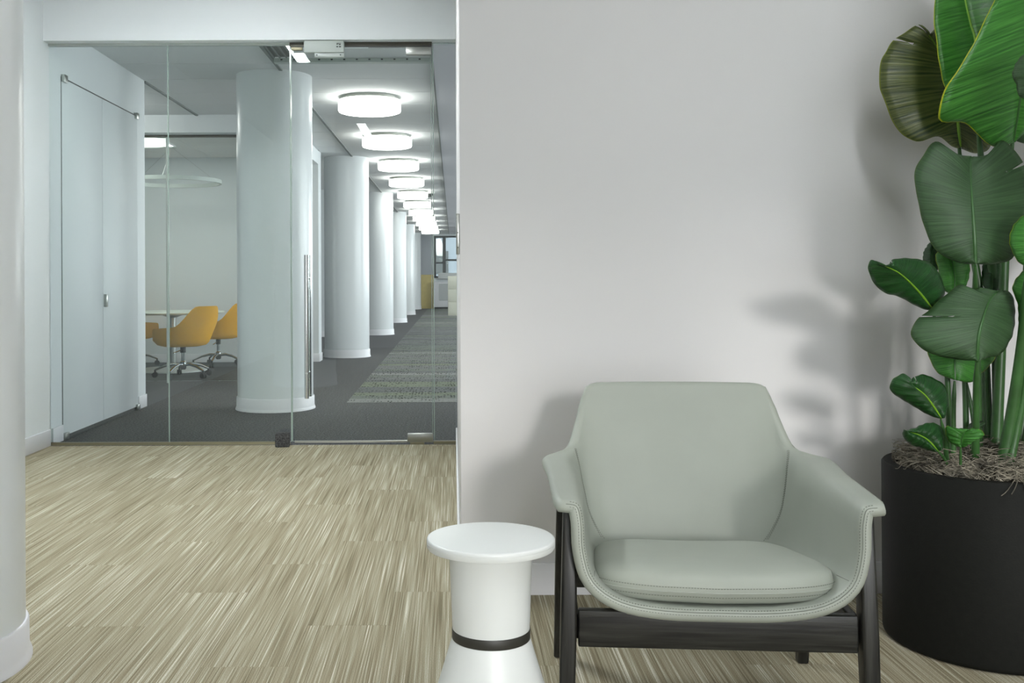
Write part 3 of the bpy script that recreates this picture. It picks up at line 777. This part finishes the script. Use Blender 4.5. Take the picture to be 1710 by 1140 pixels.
# ------------------------------------------------------------------ armchair
CH = thing('armchair', (0.598, 2.53, 0), math.radians(-4.5), 'grey-green leather armchair with a black stained wooden frame', 'armchair')
NET = [   # control net, right half: columns run from the centre line out to the arm tip, rows from the front lip up to the top of the back
 [(0, -.345, .343), (.12, -.347, .346), (.21, -.347, .362), (.266, -.343, .400), (.286, -.338, .460), (.290, -.333, .525), (.302, -.330, .563), (.339, -.327, .570)],
 [(0, -.22, .338), (.12, -.22, .340), (.21, -.22, .355), (.262, -.22, .395), (.281, -.22, .458), (.286, -.22, .528), (.302, -.22, .566), (.342, -.22, .573)],
 [(0, -.05, .318), (.12, -.05, .320), (.21, -.05, .335), (.256, -.05, .380), (.274, -.05, .450), (.281, -.05, .528), (.302, -.05, .568), (.347, -.05, .576)],
 [(0, .12, .298), (.12, .12, .300), (.20, .12, .312), (.247, .11, .362), (.266, .08, .440), (.278, .05, .528), (.306, .04, .571), (.353, .035, .578)],
 [(0, .200, .315), (.12, .197, .318), (.20, .185, .328), (.243, .165, .380), (.264, .140, .450), (.279, .120, .532), (.310, .108, .573), (.359, .100, .580)],
 [(0, .232, .385), (.12, .229, .388), (.20, .220, .393), (.245, .202, .430), (.265, .186, .482), (.281, .174, .540), (.310, .164, .576), (.357, .155, .582)],
 [(0, .262, .475), (.12, .260, .478), (.20, .252, .482), (.246, .240, .503), (.264, .232, .530), (.276, .224, .558), (.292, .216, .580), (.318, .207, .586)],
 [(0, .292, .565), (.11, .290, .567), (.18, .285, .570), (.226, .277, .576), (.249, .270, .583), (.263, .264, .590), (.271, .259, .596), (.277, .255, .600)],
 [(0, .322, .650), (.10, .320, .651), (.17, .315, .652), (.211, .308, .654), (.234, .302, .656), (.248, .298, .658), (.256, .295, .659), (.261, .293, .660)],
 [(0, .343, .708), (.10, .341, .708), (.165, .336, .708), (.205, .330, .708), (.226, .325, .707), (.240, .321, .706), (.248, .318, .705), (.253, .316, .704)],
 [(0, .358, .748), (.095, .356, .748), (.155, .352, .748), (.192, .347, .748), (.214, .342, .7475), (.229, .338, .746), (.240, .335, .743), (.248, .332, .738)],
]
def cr(a, b, c, d, t):
    return 0.5 * ((2 * b) + (c - a) * t + (2 * a - 5 * b + 4 * c - d) * t * t + (3 * b - a - 3 * c + d) * t ** 3)
FULL = []
for row in NET:
    r = [Vector(p) for p in row]
    FULL.append([Vector((-p.x, p.y, p.z)) for p in reversed(r[1:])] + r)
NC = len(FULL[0]); NR = len(FULL)
def shell_pt(u, v):
    """u: 0..NC-1 across (7 = centre line), v: 0..NR-1."""
    def row_at(r):
        R = FULL[r]
        i = min(int(u), NC - 2); t = u - i
        a = R[i - 1] if i > 0 else R[0] * 2 - R[1]
        d = R[i + 2] if i + 2 < NC else R[NC - 1] * 2 - R[NC - 2]
        return cr(a, R[i], R[i + 1], d, t)
    j = min(int(v), NR - 2); t = v - j
    b, c = row_at(j), row_at(j + 1)
    a = row_at(j - 1) if j > 0 else b * 2 - c
    d = row_at(j + 2) if j + 2 < NR else c * 2 - b
    return cr(a, b, c, d, t)
def shell_n(u, v):
    e = 0.02
    du = shell_pt(min(NC - 1, u + e), v) - shell_pt(max(0, u - e), v)
    dv = shell_pt(u, min(NR - 1, v + e)) - shell_pt(u, max(0, v - e))
    n = du.cross(dv)
    return n.normalized() if n.length > 1e-12 else Vector((0, 0, 1))
TH = 0.030
SU, SV = 4, 4
gu, gv = (NC - 1) * SU + 1, (NR - 1) * SV + 1
P = [[shell_pt(i / SU, j / SV) for i in range(gu)] for j in range(gv)]
Nn = [[shell_n(i / SU, j / SV) for i in range(gu)] for j in range(gv)]
vs = []; fs = []
idx_in = {}; idx_out = {}
for j in range(gv):
    for i in range(gu):
        idx_in[i, j] = len(vs); vs.append(P[j][i])
for j in range(gv):
    for i in range(gu):
        idx_out[i, j] = len(vs); vs.append(P[j][i] - Nn[j][i] * TH)
for j in range(gv - 1):
    for i in range(gu - 1):
        fs.append((idx_in[i, j], idx_in[i + 1, j], idx_in[i + 1, j + 1], idx_in[i, j + 1]))
        fs.append((idx_out[i, j + 1], idx_out[i + 1, j + 1], idx_out[i + 1, j], idx_out[i, j]))
loop = [(i, 0) for i in range(gu)] + [(gu - 1, j) for j in range(1, gv)] + [(i, gv - 1) for i in range(gu - 2, -1, -1)] + [(0, j) for j in range(gv - 2, 0, -1)]
rings = []
for (i, j) in loop:
    ii = min(max(i, 1), gu - 2); jj = min(max(j, 1), gv - 2)
    o_ = (P[j][i] - P[jj][ii]); n = Nn[j][i]
    o_ = (o_ - n * o_.dot(n)).normalized()
    c_ = P[j][i] - n * TH / 2
    ring = [idx_in[i, j]]
    for a in (30, 60, 90, 120, 150):
        a = math.radians(a)
        ring.append(len(vs)); vs.append(c_ + n * (TH / 2 * math.cos(a)) + o_ * (TH / 2 * math.sin(a)))
    ring.append(idx_out[i, j]); rings.append(ring)
for k in range(len(rings)):
    r0, r1 = rings[k], rings[(k + 1) % len(rings)]
    for q in range(len(r0) - 1): fs.append((r0[q], r0[q + 1], r1[q + 1], r1[q]))
mb = MB(); mb.add(vs, fs)
shell = mb.build('shell', M_LEATHER, CH, smooth=True, angle=80)

def stitches(name, path, parent, pitch=0.0062, ln=0.0036, rad=0.0007):
    """path: list of (point, normal); dashes laid along it."""
    mb = MB(); acc = 0
    for k in range(len(path) - 1):
        (a, na), (b, nb) = path[k], path[k + 1]
        L = (b - a).length
        while acc < L:
            t = acc / L
            p = a.lerp(b, t) + na * 0.0004; d = (b - a).normalized()
            s = d.cross(na).normalized() * rad; n = na * rad; h_ = d * ln / 2
            mb.add([p - h_ - s, p + h_ - s, p + h_ + s, p - h_ + s, p - h_ - s + n, p + h_ - s + n, p + h_ + s + n, p - h_ + s + n],
                   [(0, 3, 2, 1), (4, 5, 6, 7), (0, 1, 5, 4), (1, 2, 6, 5), (2, 3, 7, 6), (3, 0, 4, 7)])
            acc += pitch
        acc -= L
    return mb.build(name, M_STITCH, parent)
def uv_path(pts, n=60):
    out = []
    for k in range(n + 1):
        t = k / n * (len(pts) - 1); i = min(int(t), len(pts) - 2); w = t - i
        u = pts[i][0] * (1 - w) + pts[i + 1][0] * w; v = pts[i][1] * (1 - w) + pts[i + 1][1] * w
        out.append((shell_pt(u, v), shell_n(u, v)))
    return out
def seam(name, pts, off=0.0, rad=0.0008):
    q = uv_path(pts)
    MB().tube([p + n * 0.0001 for p, n in q], rad, 6).build(name, M_STITCH, shell, smooth=True)
# hem along the front lip and arm fronts
def rim_path(deg, i0_, i1_):
    out = []
    for i in range(i0_, i1_ + 1):
        n = Nn[0][i]; o_ = P[0][i] - P[1][i]; o_ = (o_ - n * o_.dot(n)).normalized()
        a = math.radians(deg); nn = n * math.cos(a) + o_ * math.sin(a)
        out.append((P[0][i] - n * TH / 2 + nn * (TH / 2), nn))
    return out
stitches('stitching', rim_path(38, 2, gu - 3), shell)
stitches('stitching', rim_path(82, 2, gu - 3), shell)
MB().tube([p for p, n in rim_path(60, 1, gu - 2)], 0.0009, 6).build('seam', M_STITCH, shell, smooth=True)
for sgn in (0, 1):
    f_ = (lambda u: u) if sgn else (lambda u: NC - 1 - u)
    stitches('stitching', uv_path([(f_(9.2), 4.35), (f_(10.5), 4.9), (f_(12), 5.9), (f_(13.3), 6.6)]), shell)
    stitches('stitching', uv_path([(f_(9.4), 4.30), (f_(10.6), 4.8), (f_(12.1), 5.8), (f_(13.4), 6.5)]), shell)
    seam('seam', [(f_(9.3), 4.33), (f_(10.55), 4.85), (f_(12.05), 5.85), (f_(13.35), 6.55)], rad=0.0006)
    seam('seam', [(f_(10.1), 0.0), (f_(10.0), 0.6)], rad=0.0008)

# seat cushion
def cushion():
    n, m_ = 72, 9
    zc = lambda y: 0.384 - (y + 0.33) * 0.125
    def outline(a):
        c, s = math.cos(a), math.sin(a)
        e = 0.34
        x = math.copysign(abs(c) ** e, c); y = math.copysign(abs(s) ** e, s)
        yy = -0.078 + y * 0.252
        hwid = 0.276 - 0.032 * max(0, (yy + 0.33) / 0.5)
        yy -= 0.022 * (1 - x * x) * max(0, -y)          # front bows out a little
        return x * hwid, yy
    vs = []; fs = []
    lv = []
    for half in (1, -1):
        for k in range(m_ + 1):
            lv.append((half, k))
    def ring(half, k):
        s = k / m_                                        # 0 at the seam, 1 at the middle
        ids = []
        for i in range(n):
            a = 2 * math.pi * i / n
            x, y = outline(a)
            sh = 1 - s ** 1.6
            px, py = x * sh, -0.07 + (y + 0.07) * sh
            th = (0.050 if half > 0 else 0.030) * (1 - (1 - min(1, s * (1.45 if half > 0 else 2.1))) ** 2.2) ** 0.5
            crown = 0.016 * s if half > 0 else 0
            sag = -0.012 * (1 - (px / 0.268) ** 2) if True else 0
            ids.append(len(vs)); vs.append(Vector((px, py, zc(py) + sag + half * th + crown)))
        return ids
    top = [ring(1, k) for k in range(m_)]
    bot = [top[0]] + [ring(-1, k) for k in range(1, m_)]
    for L_, flip in ((top, False), (bot, True)):
        for k in range(len(L_) - 1):
            for i in range(n):
                j = (i + 1) % n
                q = (L_[k][i], L_[k][j], L_[k + 1][j], L_[k + 1][i])
                fs.append(tuple(reversed(q)) if flip else q)
        fs.append(tuple(L_[-1]) if not flip else tuple(reversed(L_[-1])))
    mb = MB(); mb.add(vs, fs)
    o = mb.build('seat_cushion', M_LEATHER, CH, smooth=True, angle=80)
    edge = [Vector(vs[i]) for i in top[0]]
    up1 = [Vector(vs[i]) for i in top[1]]; dn1 = [Vector(vs[i]) for i in bot[1]]
    MB().tube(edge + [edge[0]], 0.0016, 6).build('piping', M_LEATHER, o, smooth=True)
    for lst, w in ((up1, 0.24), (dn1, 0.30)):
        path = []
        for i in range(n + 1):
            e_, q_ = edge[i % n], lst[i % n]
            p = e_.lerp(q_, w)
            out = Vector((e_.x, e_.y + 0.07, 0)).normalized()
            p2 = p + out * 0.0022 + Vector((0, 0, (q_.z - e_.z) * 0.10))
            path.append((p2, (out + Vector((0, 0, 0.8 if q_.z > e_.z else -0.8))).normalized()))
        stitches('stitching', path, o)
    return o
cushion()

def wood(name, mb, grain, parent=CH, bevel=0.006):
    o = mb.build(name, M_WOOD, parent, bevel=bevel, seg=3)
    o['grain'] = grain
    return o
def leg(x, y0, y1, top, splay, wid=0.036, dep=0.05):
    """tapered rectangular leg; y0 at the floor, y1 at the top."""
    mb = MB()
    vs = []
    for z, yy, xx, w, d_ in ((0.0, y0, x + splay, wid * 0.92, dep * 0.8), (0.27, y0 + (y1 - y0) * 0.45, x + splay * 0.4, wid, dep), (top, y1, x, wid * 0.86, dep * 0.8)):
        vs += [(xx - w / 2, yy - d_ / 2, z), (xx + w / 2, yy - d_ / 2, z), (xx + w / 2, yy + d_ / 2, z), (xx - w / 2, yy + d_ / 2, z)]
    fs = [(0, 3, 2, 1), (8, 9, 10, 11)]
    for k in (0, 4):
        for i in range(4):
            j = (i + 1) % 4
            fs.append((k + i, k + j, k + 4 + j, k + 4 + i))
    mb.add(vs, fs); return mb
for s in (-1, 1):
    wood('leg', leg(s * 0.319, -0.30, -0.285, 0.545, s * 0.012), (90, 90, 5))
    wood('leg', leg(s * 0.323, 0.285, 0.17, 0.530, s * 0.008, 0.032, 0.045), (90, 90, 5))
    wood('side_rail', MB().box(s * 0.310 - 0.011, s * 0.310 + 0.011, -0.275, 0.215, 0.245, 0.300), (90, 5, 90), bevel=0.004)
wood('front_rail', MB().box(-0.302, 0.302, -0.302, -0.278, 0.236, 0.318), (5, 90, 90), bevel=0.004)
wood('back_rail', MB().box(-0.306, 0.306, 0.205, 0.228, 0.215, 0.275), (5, 90, 90), bevel=0.004)

# ------------------------------------------------------------------ potted bird-of-paradise
PX, PY, PH, PR = 1.556, 2.955, 0.507, 0.292
PLANT = thing('potted_plant', (PX, PY, 0), 0, 'tall bird-of-paradise plant in a round matte black planter', 'potted plant')
ORG = Vector((PX, PY, 0))
MB().lathe([(0.278, 0.0), (0.288, 0.006), (0.2905, 0.015), (PR, PH - 0.006), (PR - 0.005, PH), (PR - 0.030, PH), (PR - 0.034, PH - 0.006), (PR - 0.036, PH - 0.09)], 96, cap=True).build('planter', M_POT, PLANT, smooth=True, angle=50)
MB().lathe([(0.0, 0.0)] + [(0.256 * math.sin(q * math.pi / 20), 0.055 * math.cos(q * math.pi / 20) - 0.055 + 0.0) for q in range(1, 11)], 40, (0, 0, PH - 0.004), cap=False).build('soil', M_SOIL, PLANT, smooth=True)

def moss():
    rnd = random.Random(3)
    mb = MB()
    for s in range(5200):
        a = rnd.uniform(0, 2 * math.pi); r = 0.252 * math.sqrt(rnd.uniform(0, 1))
        z = PH - 0.010 + 0.060 * (1 - (r / 0.26) ** 2) + rnd.uniform(-0.006, 0.022)
        p = Vector((r * math.cos(a), r * math.sin(a), z))
        h_ = rnd.uniform(0, 2 * math.pi); pitch = rnd.uniform(-0.2, 0.75)
        d = Vector((math.cos(h_) * math.cos(pitch), math.sin(h_) * math.cos(pitch), math.sin(pitch)))
        curl = rnd.uniform(-0.9, 0.9); pts = [p]
        for q in range(5):
            d = Matrix.Rotation(curl * rnd.uniform(0.4, 1.2), 3, 'Z') @ d
            d.z -= rnd.uniform(0.05, 0.30); d.normalize()
            p = p + d * rnd.uniform(0.009, 0.019)
            rr = math.hypot(p.x, p.y)
            if rr > 0.262: p = Vector((p.x * 0.262 / rr, p.y * 0.262 / rr, max(p.z, PH - 0.005)))
            p.z = max(p.z, PH - 0.02)
            pts.append(p)
        rd = rnd.uniform(0.0005, 0.0013)
        mb.tube(pts, rd, 3, cap=False)
    # strands hanging over the rim
    for (a, drop, n) in ((-1.80, 0.05, 3), (-1.45, 0.085, 3), (-2.75, 0.02, 2)):
        for q in range(n):
            aa = a + rnd.uniform(-0.05, 0.05)
            pts = []
            for t in range(9):
                w = t / 8
                rr = 0.24 + 0.058 * min(1, w * 2)
                z = PH + 0.02 - max(0, w - 0.4) / 0.6 * drop + 0.006 * math.sin(6 * w + q)
                pts.append(Vector(((rr) * math.cos(aa + 0.12 * w * (q - 1) - 0.09 * w), rr * math.sin(aa + 0.12 * w * (q - 1) - 0.09 * w), z)))
            mb.tube(pts, 0.0011, 4, cap=False)
    o = mb.build('moss_mulch', M_MOSS, PLANT)
    o['kind'] = 'stuff'
moss()

def leaf(mid, left, right, m, dl=0.03, dr=0.03, rib=M_RIBD, ribr=0.004, bulge=0.012, tears=(), rows=64):
    """mid: (px, py, depth) from the leaf base to its tip; left/right: outline pixels from base to tip.
    dl/dr: how far the two halves swing away from the camera."""
    md = catmull([at(*p) for p in mid], rows)
    ds = [p.y for p in md]
    def edge(lst, dd):
        pp = catmull([Vector((p[0], p[1], 0)) for p in lst], rows)
        out = []
        for k, p in enumerate(pp):
            t = k / (rows - 1)
            out.append(at(p.x, p.y, ds[k] + dd * math.sin(math.pi * min(1, t * 0.95 + 0.05))))
        return out
    le, re = edge(left, dl), edge(right, dr)
    NCOL = 8
    vs = []; fs = []; uvs = []
    W = 2 * NCOL + 1
    for k in range(rows):
        t = k / (rows - 1)
        for c in range(-NCOL, NCOL + 1):
            s = abs(c) / NCOL
            e_ = le[k] if c < 0 else re[k]
            p = md[k].lerp(e_, s)
            rip = 0.0014 * (math.sin(k * 0.75 + 2.5 * s) + 0.6 * math.sin(k * 0.31 + 1.0)) * s
            p = p + Vector((0, -(bulge * 4 * s * (1 - s)) + rip, rip * 0.5))
            vs.append(p - ORG); uvs.append((c / NCOL, t))
    for (sd, tt, depth) in tears:                       # wedge-shaped tears along the veins
        k = int(tt * (rows - 1))
        for q in range(NCOL + 1):
            s = q / NCOL
            if s <= depth: continue
            w = (s - depth) / (1 - depth)
            c = NCOL + sd * q
            a, b = vs[k * W + c], vs[(k + 1) * W + c]
            vs[k * W + c] = a.lerp(b, 0.5 * (1 - w)); vs[(k + 1) * W + c] = b.lerp(a, 0.5 * (1 - w))
    for k in range(rows - 1):
        for c in range(2 * NCOL):
            side = -1 if c < NCOL else 1
            s = (NCOL - c) / NCOL if c < NCOL else (c - NCOL + 1) / NCOL
            skip = False
            for (sd, tt, depth) in tears:
                if sd == side and k == int(tt * (rows - 1)) and s > depth: skip = True
            if skip: continue
            a = k * W + c
            fs.append((a, a + 1, a + W + 1, a + W))
    me = bpy.data.meshes.new('leaf')
    me.from_pydata([tuple(v) for v in vs], [], fs)
    uvl = me.uv_layers.new(name='UVMap')
    for lp in me.loops: uvl.data[lp.index].uv = uvs[lp.vertex_index]
    me.shade_smooth(); me.materials.append(m)
    o = bpy.data.objects.new('leaf', me); COL.objects.link(o); o.parent = PLANT
    sd = o.modifiers.new('thickness', 'SOLIDIFY'); sd.thickness = 0.0016; sd.offset = 0
    MB().tube([p - ORG + Vector((0, -0.001, 0)) for p in md], [ribr * (1 - 0.75 * k / (rows - 1)) for k in range(rows)], 8).build('midrib', rib, o, smooth=True)
    return o
def stem(pts, r0, r1, m=M_STEM):
    c = catmull([at(*p) for p in pts], 24)
    MB().tube([p - ORG for p in c], [(r0 + (r1 - r0) * k / 23) * min(1.0, 0.5 + 0.12 * k) for k in range(24)], 12).build('petiole', m, PLANT, smooth=True)

# upper left leaf, seen from below
leaf([(1602, 246, 3.09), (1599, 205, 3.11), (1592, 160, 3.13), (1580, 110, 3.13), (1566, 82, 3.11), (1551, 58, 3.09)],
     [(1600, 248), (1588, 243), (1571, 229), (1555, 229), (1539, 235), (1526, 235), (1505, 223), (1489, 200), (1476, 166), (1468, 141), (1471, 103), (1479, 87), (1491, 68), (1508, 56), (1536, 41), (1548, 56)],
     [(1605, 248), (1630, 256), (1652, 246), (1656, 200), (1636, 130), (1606, 70), (1580, 42), (1566, 44), (1553, 57)], M_LEAFO, 0.02, 0.05, M_RIB, 0.006, tears=((-1, 0.80, 0.72), (-1, 0.93, 0.5)))
# tall upright leaf at the top
leaf([(1632, 200, 2.98), (1629, 80, 2.99), (1620, 40, 3.0), (1611, 0, 3.01), (1602, -60, 3.03), (1598, -110, 3.07)],
     [(1628, 198), (1598, 170), (1578, 146), (1569, 109), (1563, 64), (1559, 32), (1562, 0), (1572, -55), (1595, -110)],
     [(1640, 190), (1668, 120), (1688, 50), (1690, -20), (1660, -80), (1602, -110)], M_LEAF, -0.05, -0.03, M_RIB, 0.006)
# big bright foreground leaf
leaf([(1690, 238, 2.90), (1699, 190, 2.85), (1708, 130, 2.80), (1720, 60, 2.77), (1736, -30, 2.78), (1745, -100, 2.84)],
     [(1688, 240), (1668, 246), (1649, 240), (1630, 222), (1608, 204), (1574, 204), (1567, 190), (1579, 148), (1608, 103), (1637, 50), (1661, 0), (1700, -60), (1740, -100)],
     [(1694, 238), (1730, 200), (1775, 120), (1795, 20), (1780, -60), (1748, -100)], M_LEAF, -0.06, 0.08, M_RIBD, 0.005)
# right-hand edge leaves of the upper crown
leaf([(1716, 166, 2.58), (1722, 130, 2.56), (1728, 88, 2.58)], [(1714, 166), (1700, 158), (1697, 140), (1690, 125), (1698, 104), (1712, 88), (1724, 86)], [(1720, 166), (1745, 150), (1755, 120), (1745, 95), (1730, 86)], M_LEAFU)
leaf([(1715, 238, 2.95), (1722, 200, 2.97), (1735, 160, 3.0)], [(1712, 240), (1692, 232), (1684, 210), (1694, 182), (1715, 162), (1732, 158)], [(1722, 238), (1755, 215), (1765, 180), (1740, 158)], M_LEAFU)
# leaves on the far right of the crown
leaf([(1760, 470, 2.98), (1790, 420, 2.98), (1825, 370, 2.97), (1860, 330, 2.95)], [(1756, 468), (1752, 420), (1775, 365), (1815, 328), (1855, 324)], [(1766, 472), (1815, 455), (1850, 410), (1872, 360), (1864, 328)], M_LEAF, 0.03, 0.03)
leaf([(1752, 300, 3.08), (1785, 240, 3.10), (1830, 180, 3.10), (1880, 140, 3.08)], [(1748, 298), (1745, 235), (1780, 165), (1830, 130), (1874, 132)], [(1758, 304), (1820, 285), (1870, 230), (1895, 175), (1886, 140)], M_LEAFD, 0.03, 0.03, M_RIB)
leaf([(1748, 640, 2.86), (1780, 605, 2.84), (1815, 580, 2.82), (1850, 566, 2.80)], [(1745, 636), (1752, 596), (1790, 560), (1845, 558)], [(1752, 645), (1800, 640), (1838, 610), (1855, 572)], M_LEAFD, 0.02, 0.02, M_RIB)
# broad central leaf, underside to the room
leaf([(1628, 440, 2.76), (1627, 400, 2.75), (1624, 350, 2.76), (1621, 300, 2.80), (1620, 262, 2.84)],
     [(1624, 441), (1594, 436), (1560, 414), (1541, 370), (1530, 320), (1527, 290), (1540, 262), (1563, 236), (1594, 256), (1617, 261)],
     [(1632, 441), (1664, 440), (1690, 430), (1706, 392), (1718, 345), (1720, 305), (1708, 270), (1674, 234), (1650, 258), (1624, 262)], M_LEAFU, 0.05, 0.05, M_RIBD, 0.006, tears=((-1, 0.86, 0.62), (1, 0.66, 0.72)))
# right-edge middle leaves
leaf([(1716, 442, 2.66), (1722, 400, 2.65), (1730, 352, 2.68)], [(1712, 444), (1698, 434), (1686, 405), (1690, 382), (1708, 360), (1728, 350)], [(1722, 442), (1750, 420), (1756, 380), (1733, 350)], M_LEAF)
leaf([(1718, 562, 2.74), (1722, 510, 2.72), (1722, 452, 2.74)], [(1714, 562), (1702, 545), (1700, 510), (1691, 480), (1704, 456), (1720, 450)], [(1724, 560), (1745, 520), (1745, 470), (1724, 450)], M_LEAF)
# leaf reaching out to the left
leaf([(1556, 516, 2.82), (1540, 494, 2.77), (1520, 472, 2.72), (1500, 455, 2.68), (1478, 444, 2.65)],
     [(1550, 518), (1533, 512), (1503, 496), (1477, 488), (1459, 472), (1450, 450), (1450, 440), (1456, 434), (1470, 441)],
     [(1564, 512), (1577, 490), (1571, 462), (1556, 442), (1538, 434), (1510, 431), (1492, 433), (1485, 440), (1479, 443)], M_LEAFD, 0.0, 0.05, M_RIB, 0.004, tears=((1, 0.93, 0.4),))
# folded leaves behind
leaf([(1592, 492, 2.92), (1594, 465, 2.93), (1590, 438, 2.95), (1586, 412, 2.97)], [(1588, 492), (1570, 478), (1567, 450), (1563, 425), (1580, 410)], [(1600, 490), (1616, 470), (1619, 440), (1606, 415), (1590, 410)], M_LEAF, 0.02, -0.04)
leaf([(1558, 452, 3.02), (1556, 430, 3.02), (1556, 406, 3.03)], [(1554, 452), (1542, 440), (1543, 420), (1552, 405)], [(1564, 452), (1574, 436), (1570, 415), (1559, 405)], M_LEAFD)
leaf([(1655, 492, 2.98), (1657, 460, 3.0), (1656, 420, 3.02)], [(1650, 492), (1640, 470), (1642, 440), (1652, 420)], [(1662, 492), (1675, 465), (1672, 435), (1660, 420)], M_LEAFD)
# lower central leaf, underside to the room
leaf([(1631, 602, 2.70), (1634, 562, 2.69), (1642, 530, 2.71), (1653, 500, 2.75), (1668, 485, 2.78)],
     [(1627, 602), (1594, 599), (1552, 589), (1529, 572), (1521, 555), (1529, 536), (1548, 520), (1575, 496), (1604, 475), (1620, 489), (1637, 480), (1655, 487)],
     [(1635, 602), (1650, 597), (1668, 592), (1679, 582), (1690, 560), (1695, 530), (1693, 503), (1686, 488), (1672, 484)], M_LEAFU, 0.05, 0.04, M_RIBD, 0.0055, tears=((-1, 0.52, 0.55),))
# bright leaf below it
leaf([(1594, 634, 2.86), (1594, 605, 2.87), (1598, 570, 2.90), (1605, 530, 2.93)],
     [(1590, 633), (1567, 623), (1554, 602), (1548, 576), (1562, 542), (1600, 526)],
     [(1600, 635), (1622, 638), (1642, 620), (1660, 600), (1661, 570), (1642, 540), (1610, 526)], M_LEAF, 0.03, 0.03, M_RIBD, 0.004)
# small leaves at the foot
leaf([(1571, 698, 2.80), (1560, 680, 2.78), (1545, 660, 2.76), (1530, 648, 2.75), (1517, 639, 2.75)],
     [(1566, 698), (1550, 692), (1529, 680), (1509, 668), (1490, 655), (1486, 643), (1494, 630), (1508, 624), (1519, 630)],
     [(1577, 696), (1583, 672), (1578, 645), (1560, 632), (1540, 625), (1526, 630), (1518, 638)], M_LEAFD, 0.02, 0.03, M_RIB, 0.0035, tears=((1, 0.9, 0.4),))
leaf([(1566, 753, 2.80), (1551, 736, 2.78), (1535, 726, 2.76), (1513, 719, 2.75)],
     [(1560, 754), (1540, 748), (1520, 741), (1508, 728), (1509, 717)],
     [(1574, 746), (1574, 718), (1560, 706), (1543, 708), (1525, 715), (1515, 718)], M_LEAFD, 0.02, 0.02, M_RIB, 0.003)
leaf([(1604, 746, 2.76), (1606, 732, 2.74), (1610, 722, 2.73), (1616, 716, 2.73)],
     [(1600, 746), (1584, 735), (1579, 712), (1592, 714), (1612, 716)],
     [(1610, 745), (1630, 734), (1643, 726), (1636, 717), (1618, 715)], M_LEAF, 0.02, -0.02, M_RIBD, 0.003)
leaf([(1618, 722, 2.88), (1630, 712, 2.88), (1640, 704, 2.88)], [(1616, 722), (1618, 710), (1630, 703), (1640, 703)], [(1622, 722), (1634, 716), (1642, 706)], M_LEAFU, rows=16)
# petioles
stem([(1628, 444, 2.76), (1629, 520, 2.84), (1632, 640, 2.90), (1634, 775, 2.92)], 0.0085, 0.013)
stem([(1631, 604, 2.70), (1630, 660, 2.76), (1629, 765, 2.84)], 0.0075, 0.011)
stem([(1601, 238, 3.10), (1612, 350, 3.06), (1640, 520, 3.03), (1652, 770, 3.0)], 0.009, 0.014)
stem([(1691, 232, 2.895), (1682, 340, 2.94), (1674, 520, 2.95), (1662, 775, 2.94)], 0.010, 0.017)
stem([(1632, 195, 2.98), (1646, 350, 3.02), (1662, 520, 3.0), (1668, 770, 2.98)], 0.010, 0.016)
stem([(1594, 636, 2.86), (1592, 690, 2.87), (1592, 765, 2.88)], 0.006, 0.008)
stem([(1556, 518, 2.82), (1578, 580, 2.90), (1583, 660, 2.91), (1586, 765, 2.92)], 0.006, 0.009)
stem([(1592, 494, 2.92), (1606, 560, 2.95), (1612, 660, 2.95), (1614, 770, 2.95)], 0.006, 0.009)
stem([(1716, 446, 2.66), (1708, 560, 2.74), (1690, 690, 2.80), (1672, 785, 2.82)], 0.011, 0.018)
stem([(1720, 564, 2.74), (1712, 640, 2.78), (1697, 720, 2.8), (1682, 790, 2.80)], 0.009, 0.013)
stem([(1571, 700, 2.80), (1577, 728, 2.82), (1581, 768, 2.84)], 0.0045, 0.007)
stem([(1566, 753, 2.80), (1576, 764, 2.82), (1582, 775, 2.83)], 0.003, 0.004)
stem([(1604, 747, 2.76), (1604, 760, 2.77), (1604, 775, 2.78)], 0.003, 0.004)
stem([(1618, 724, 2.88), (1622, 745, 2.88), (1622, 770, 2.88)], 0.003, 0.004)
stem([(1655, 494, 2.98), (1648, 600, 2.99), (1650, 680, 2.99), (1656, 770, 2.98)], 0.006, 0.008)
stem([(1716, 164, 2.58), (1752, 300, 2.72), (1742, 560, 2.90), (1706, 780, 2.96)], 0.009, 0.014)
stem([(1715, 240, 2.95), (1716, 400, 3.02), (1706, 600, 3.02), (1694, 770, 3.0)], 0.008, 0.012)
stem([(1556, 454, 3.02), (1590, 560, 3.04), (1622, 680, 3.02), (1630, 765, 3.0)], 0.005, 0.007)
stem([(1762, 466, 2.98), (1740, 560, 3.02), (1712, 680, 3.02), (1698, 780, 3.0)], 0.008, 0.012)
stem([(1754, 296, 3.08), (1735, 440, 3.10), (1710, 620, 3.08), (1690, 775, 3.04)], 0.009, 0.013)
stem([(1750, 638, 2.86), (1728, 690, 2.90), (1712, 740, 2.92), (1702, 790, 2.92)], 0.006, 0.009)
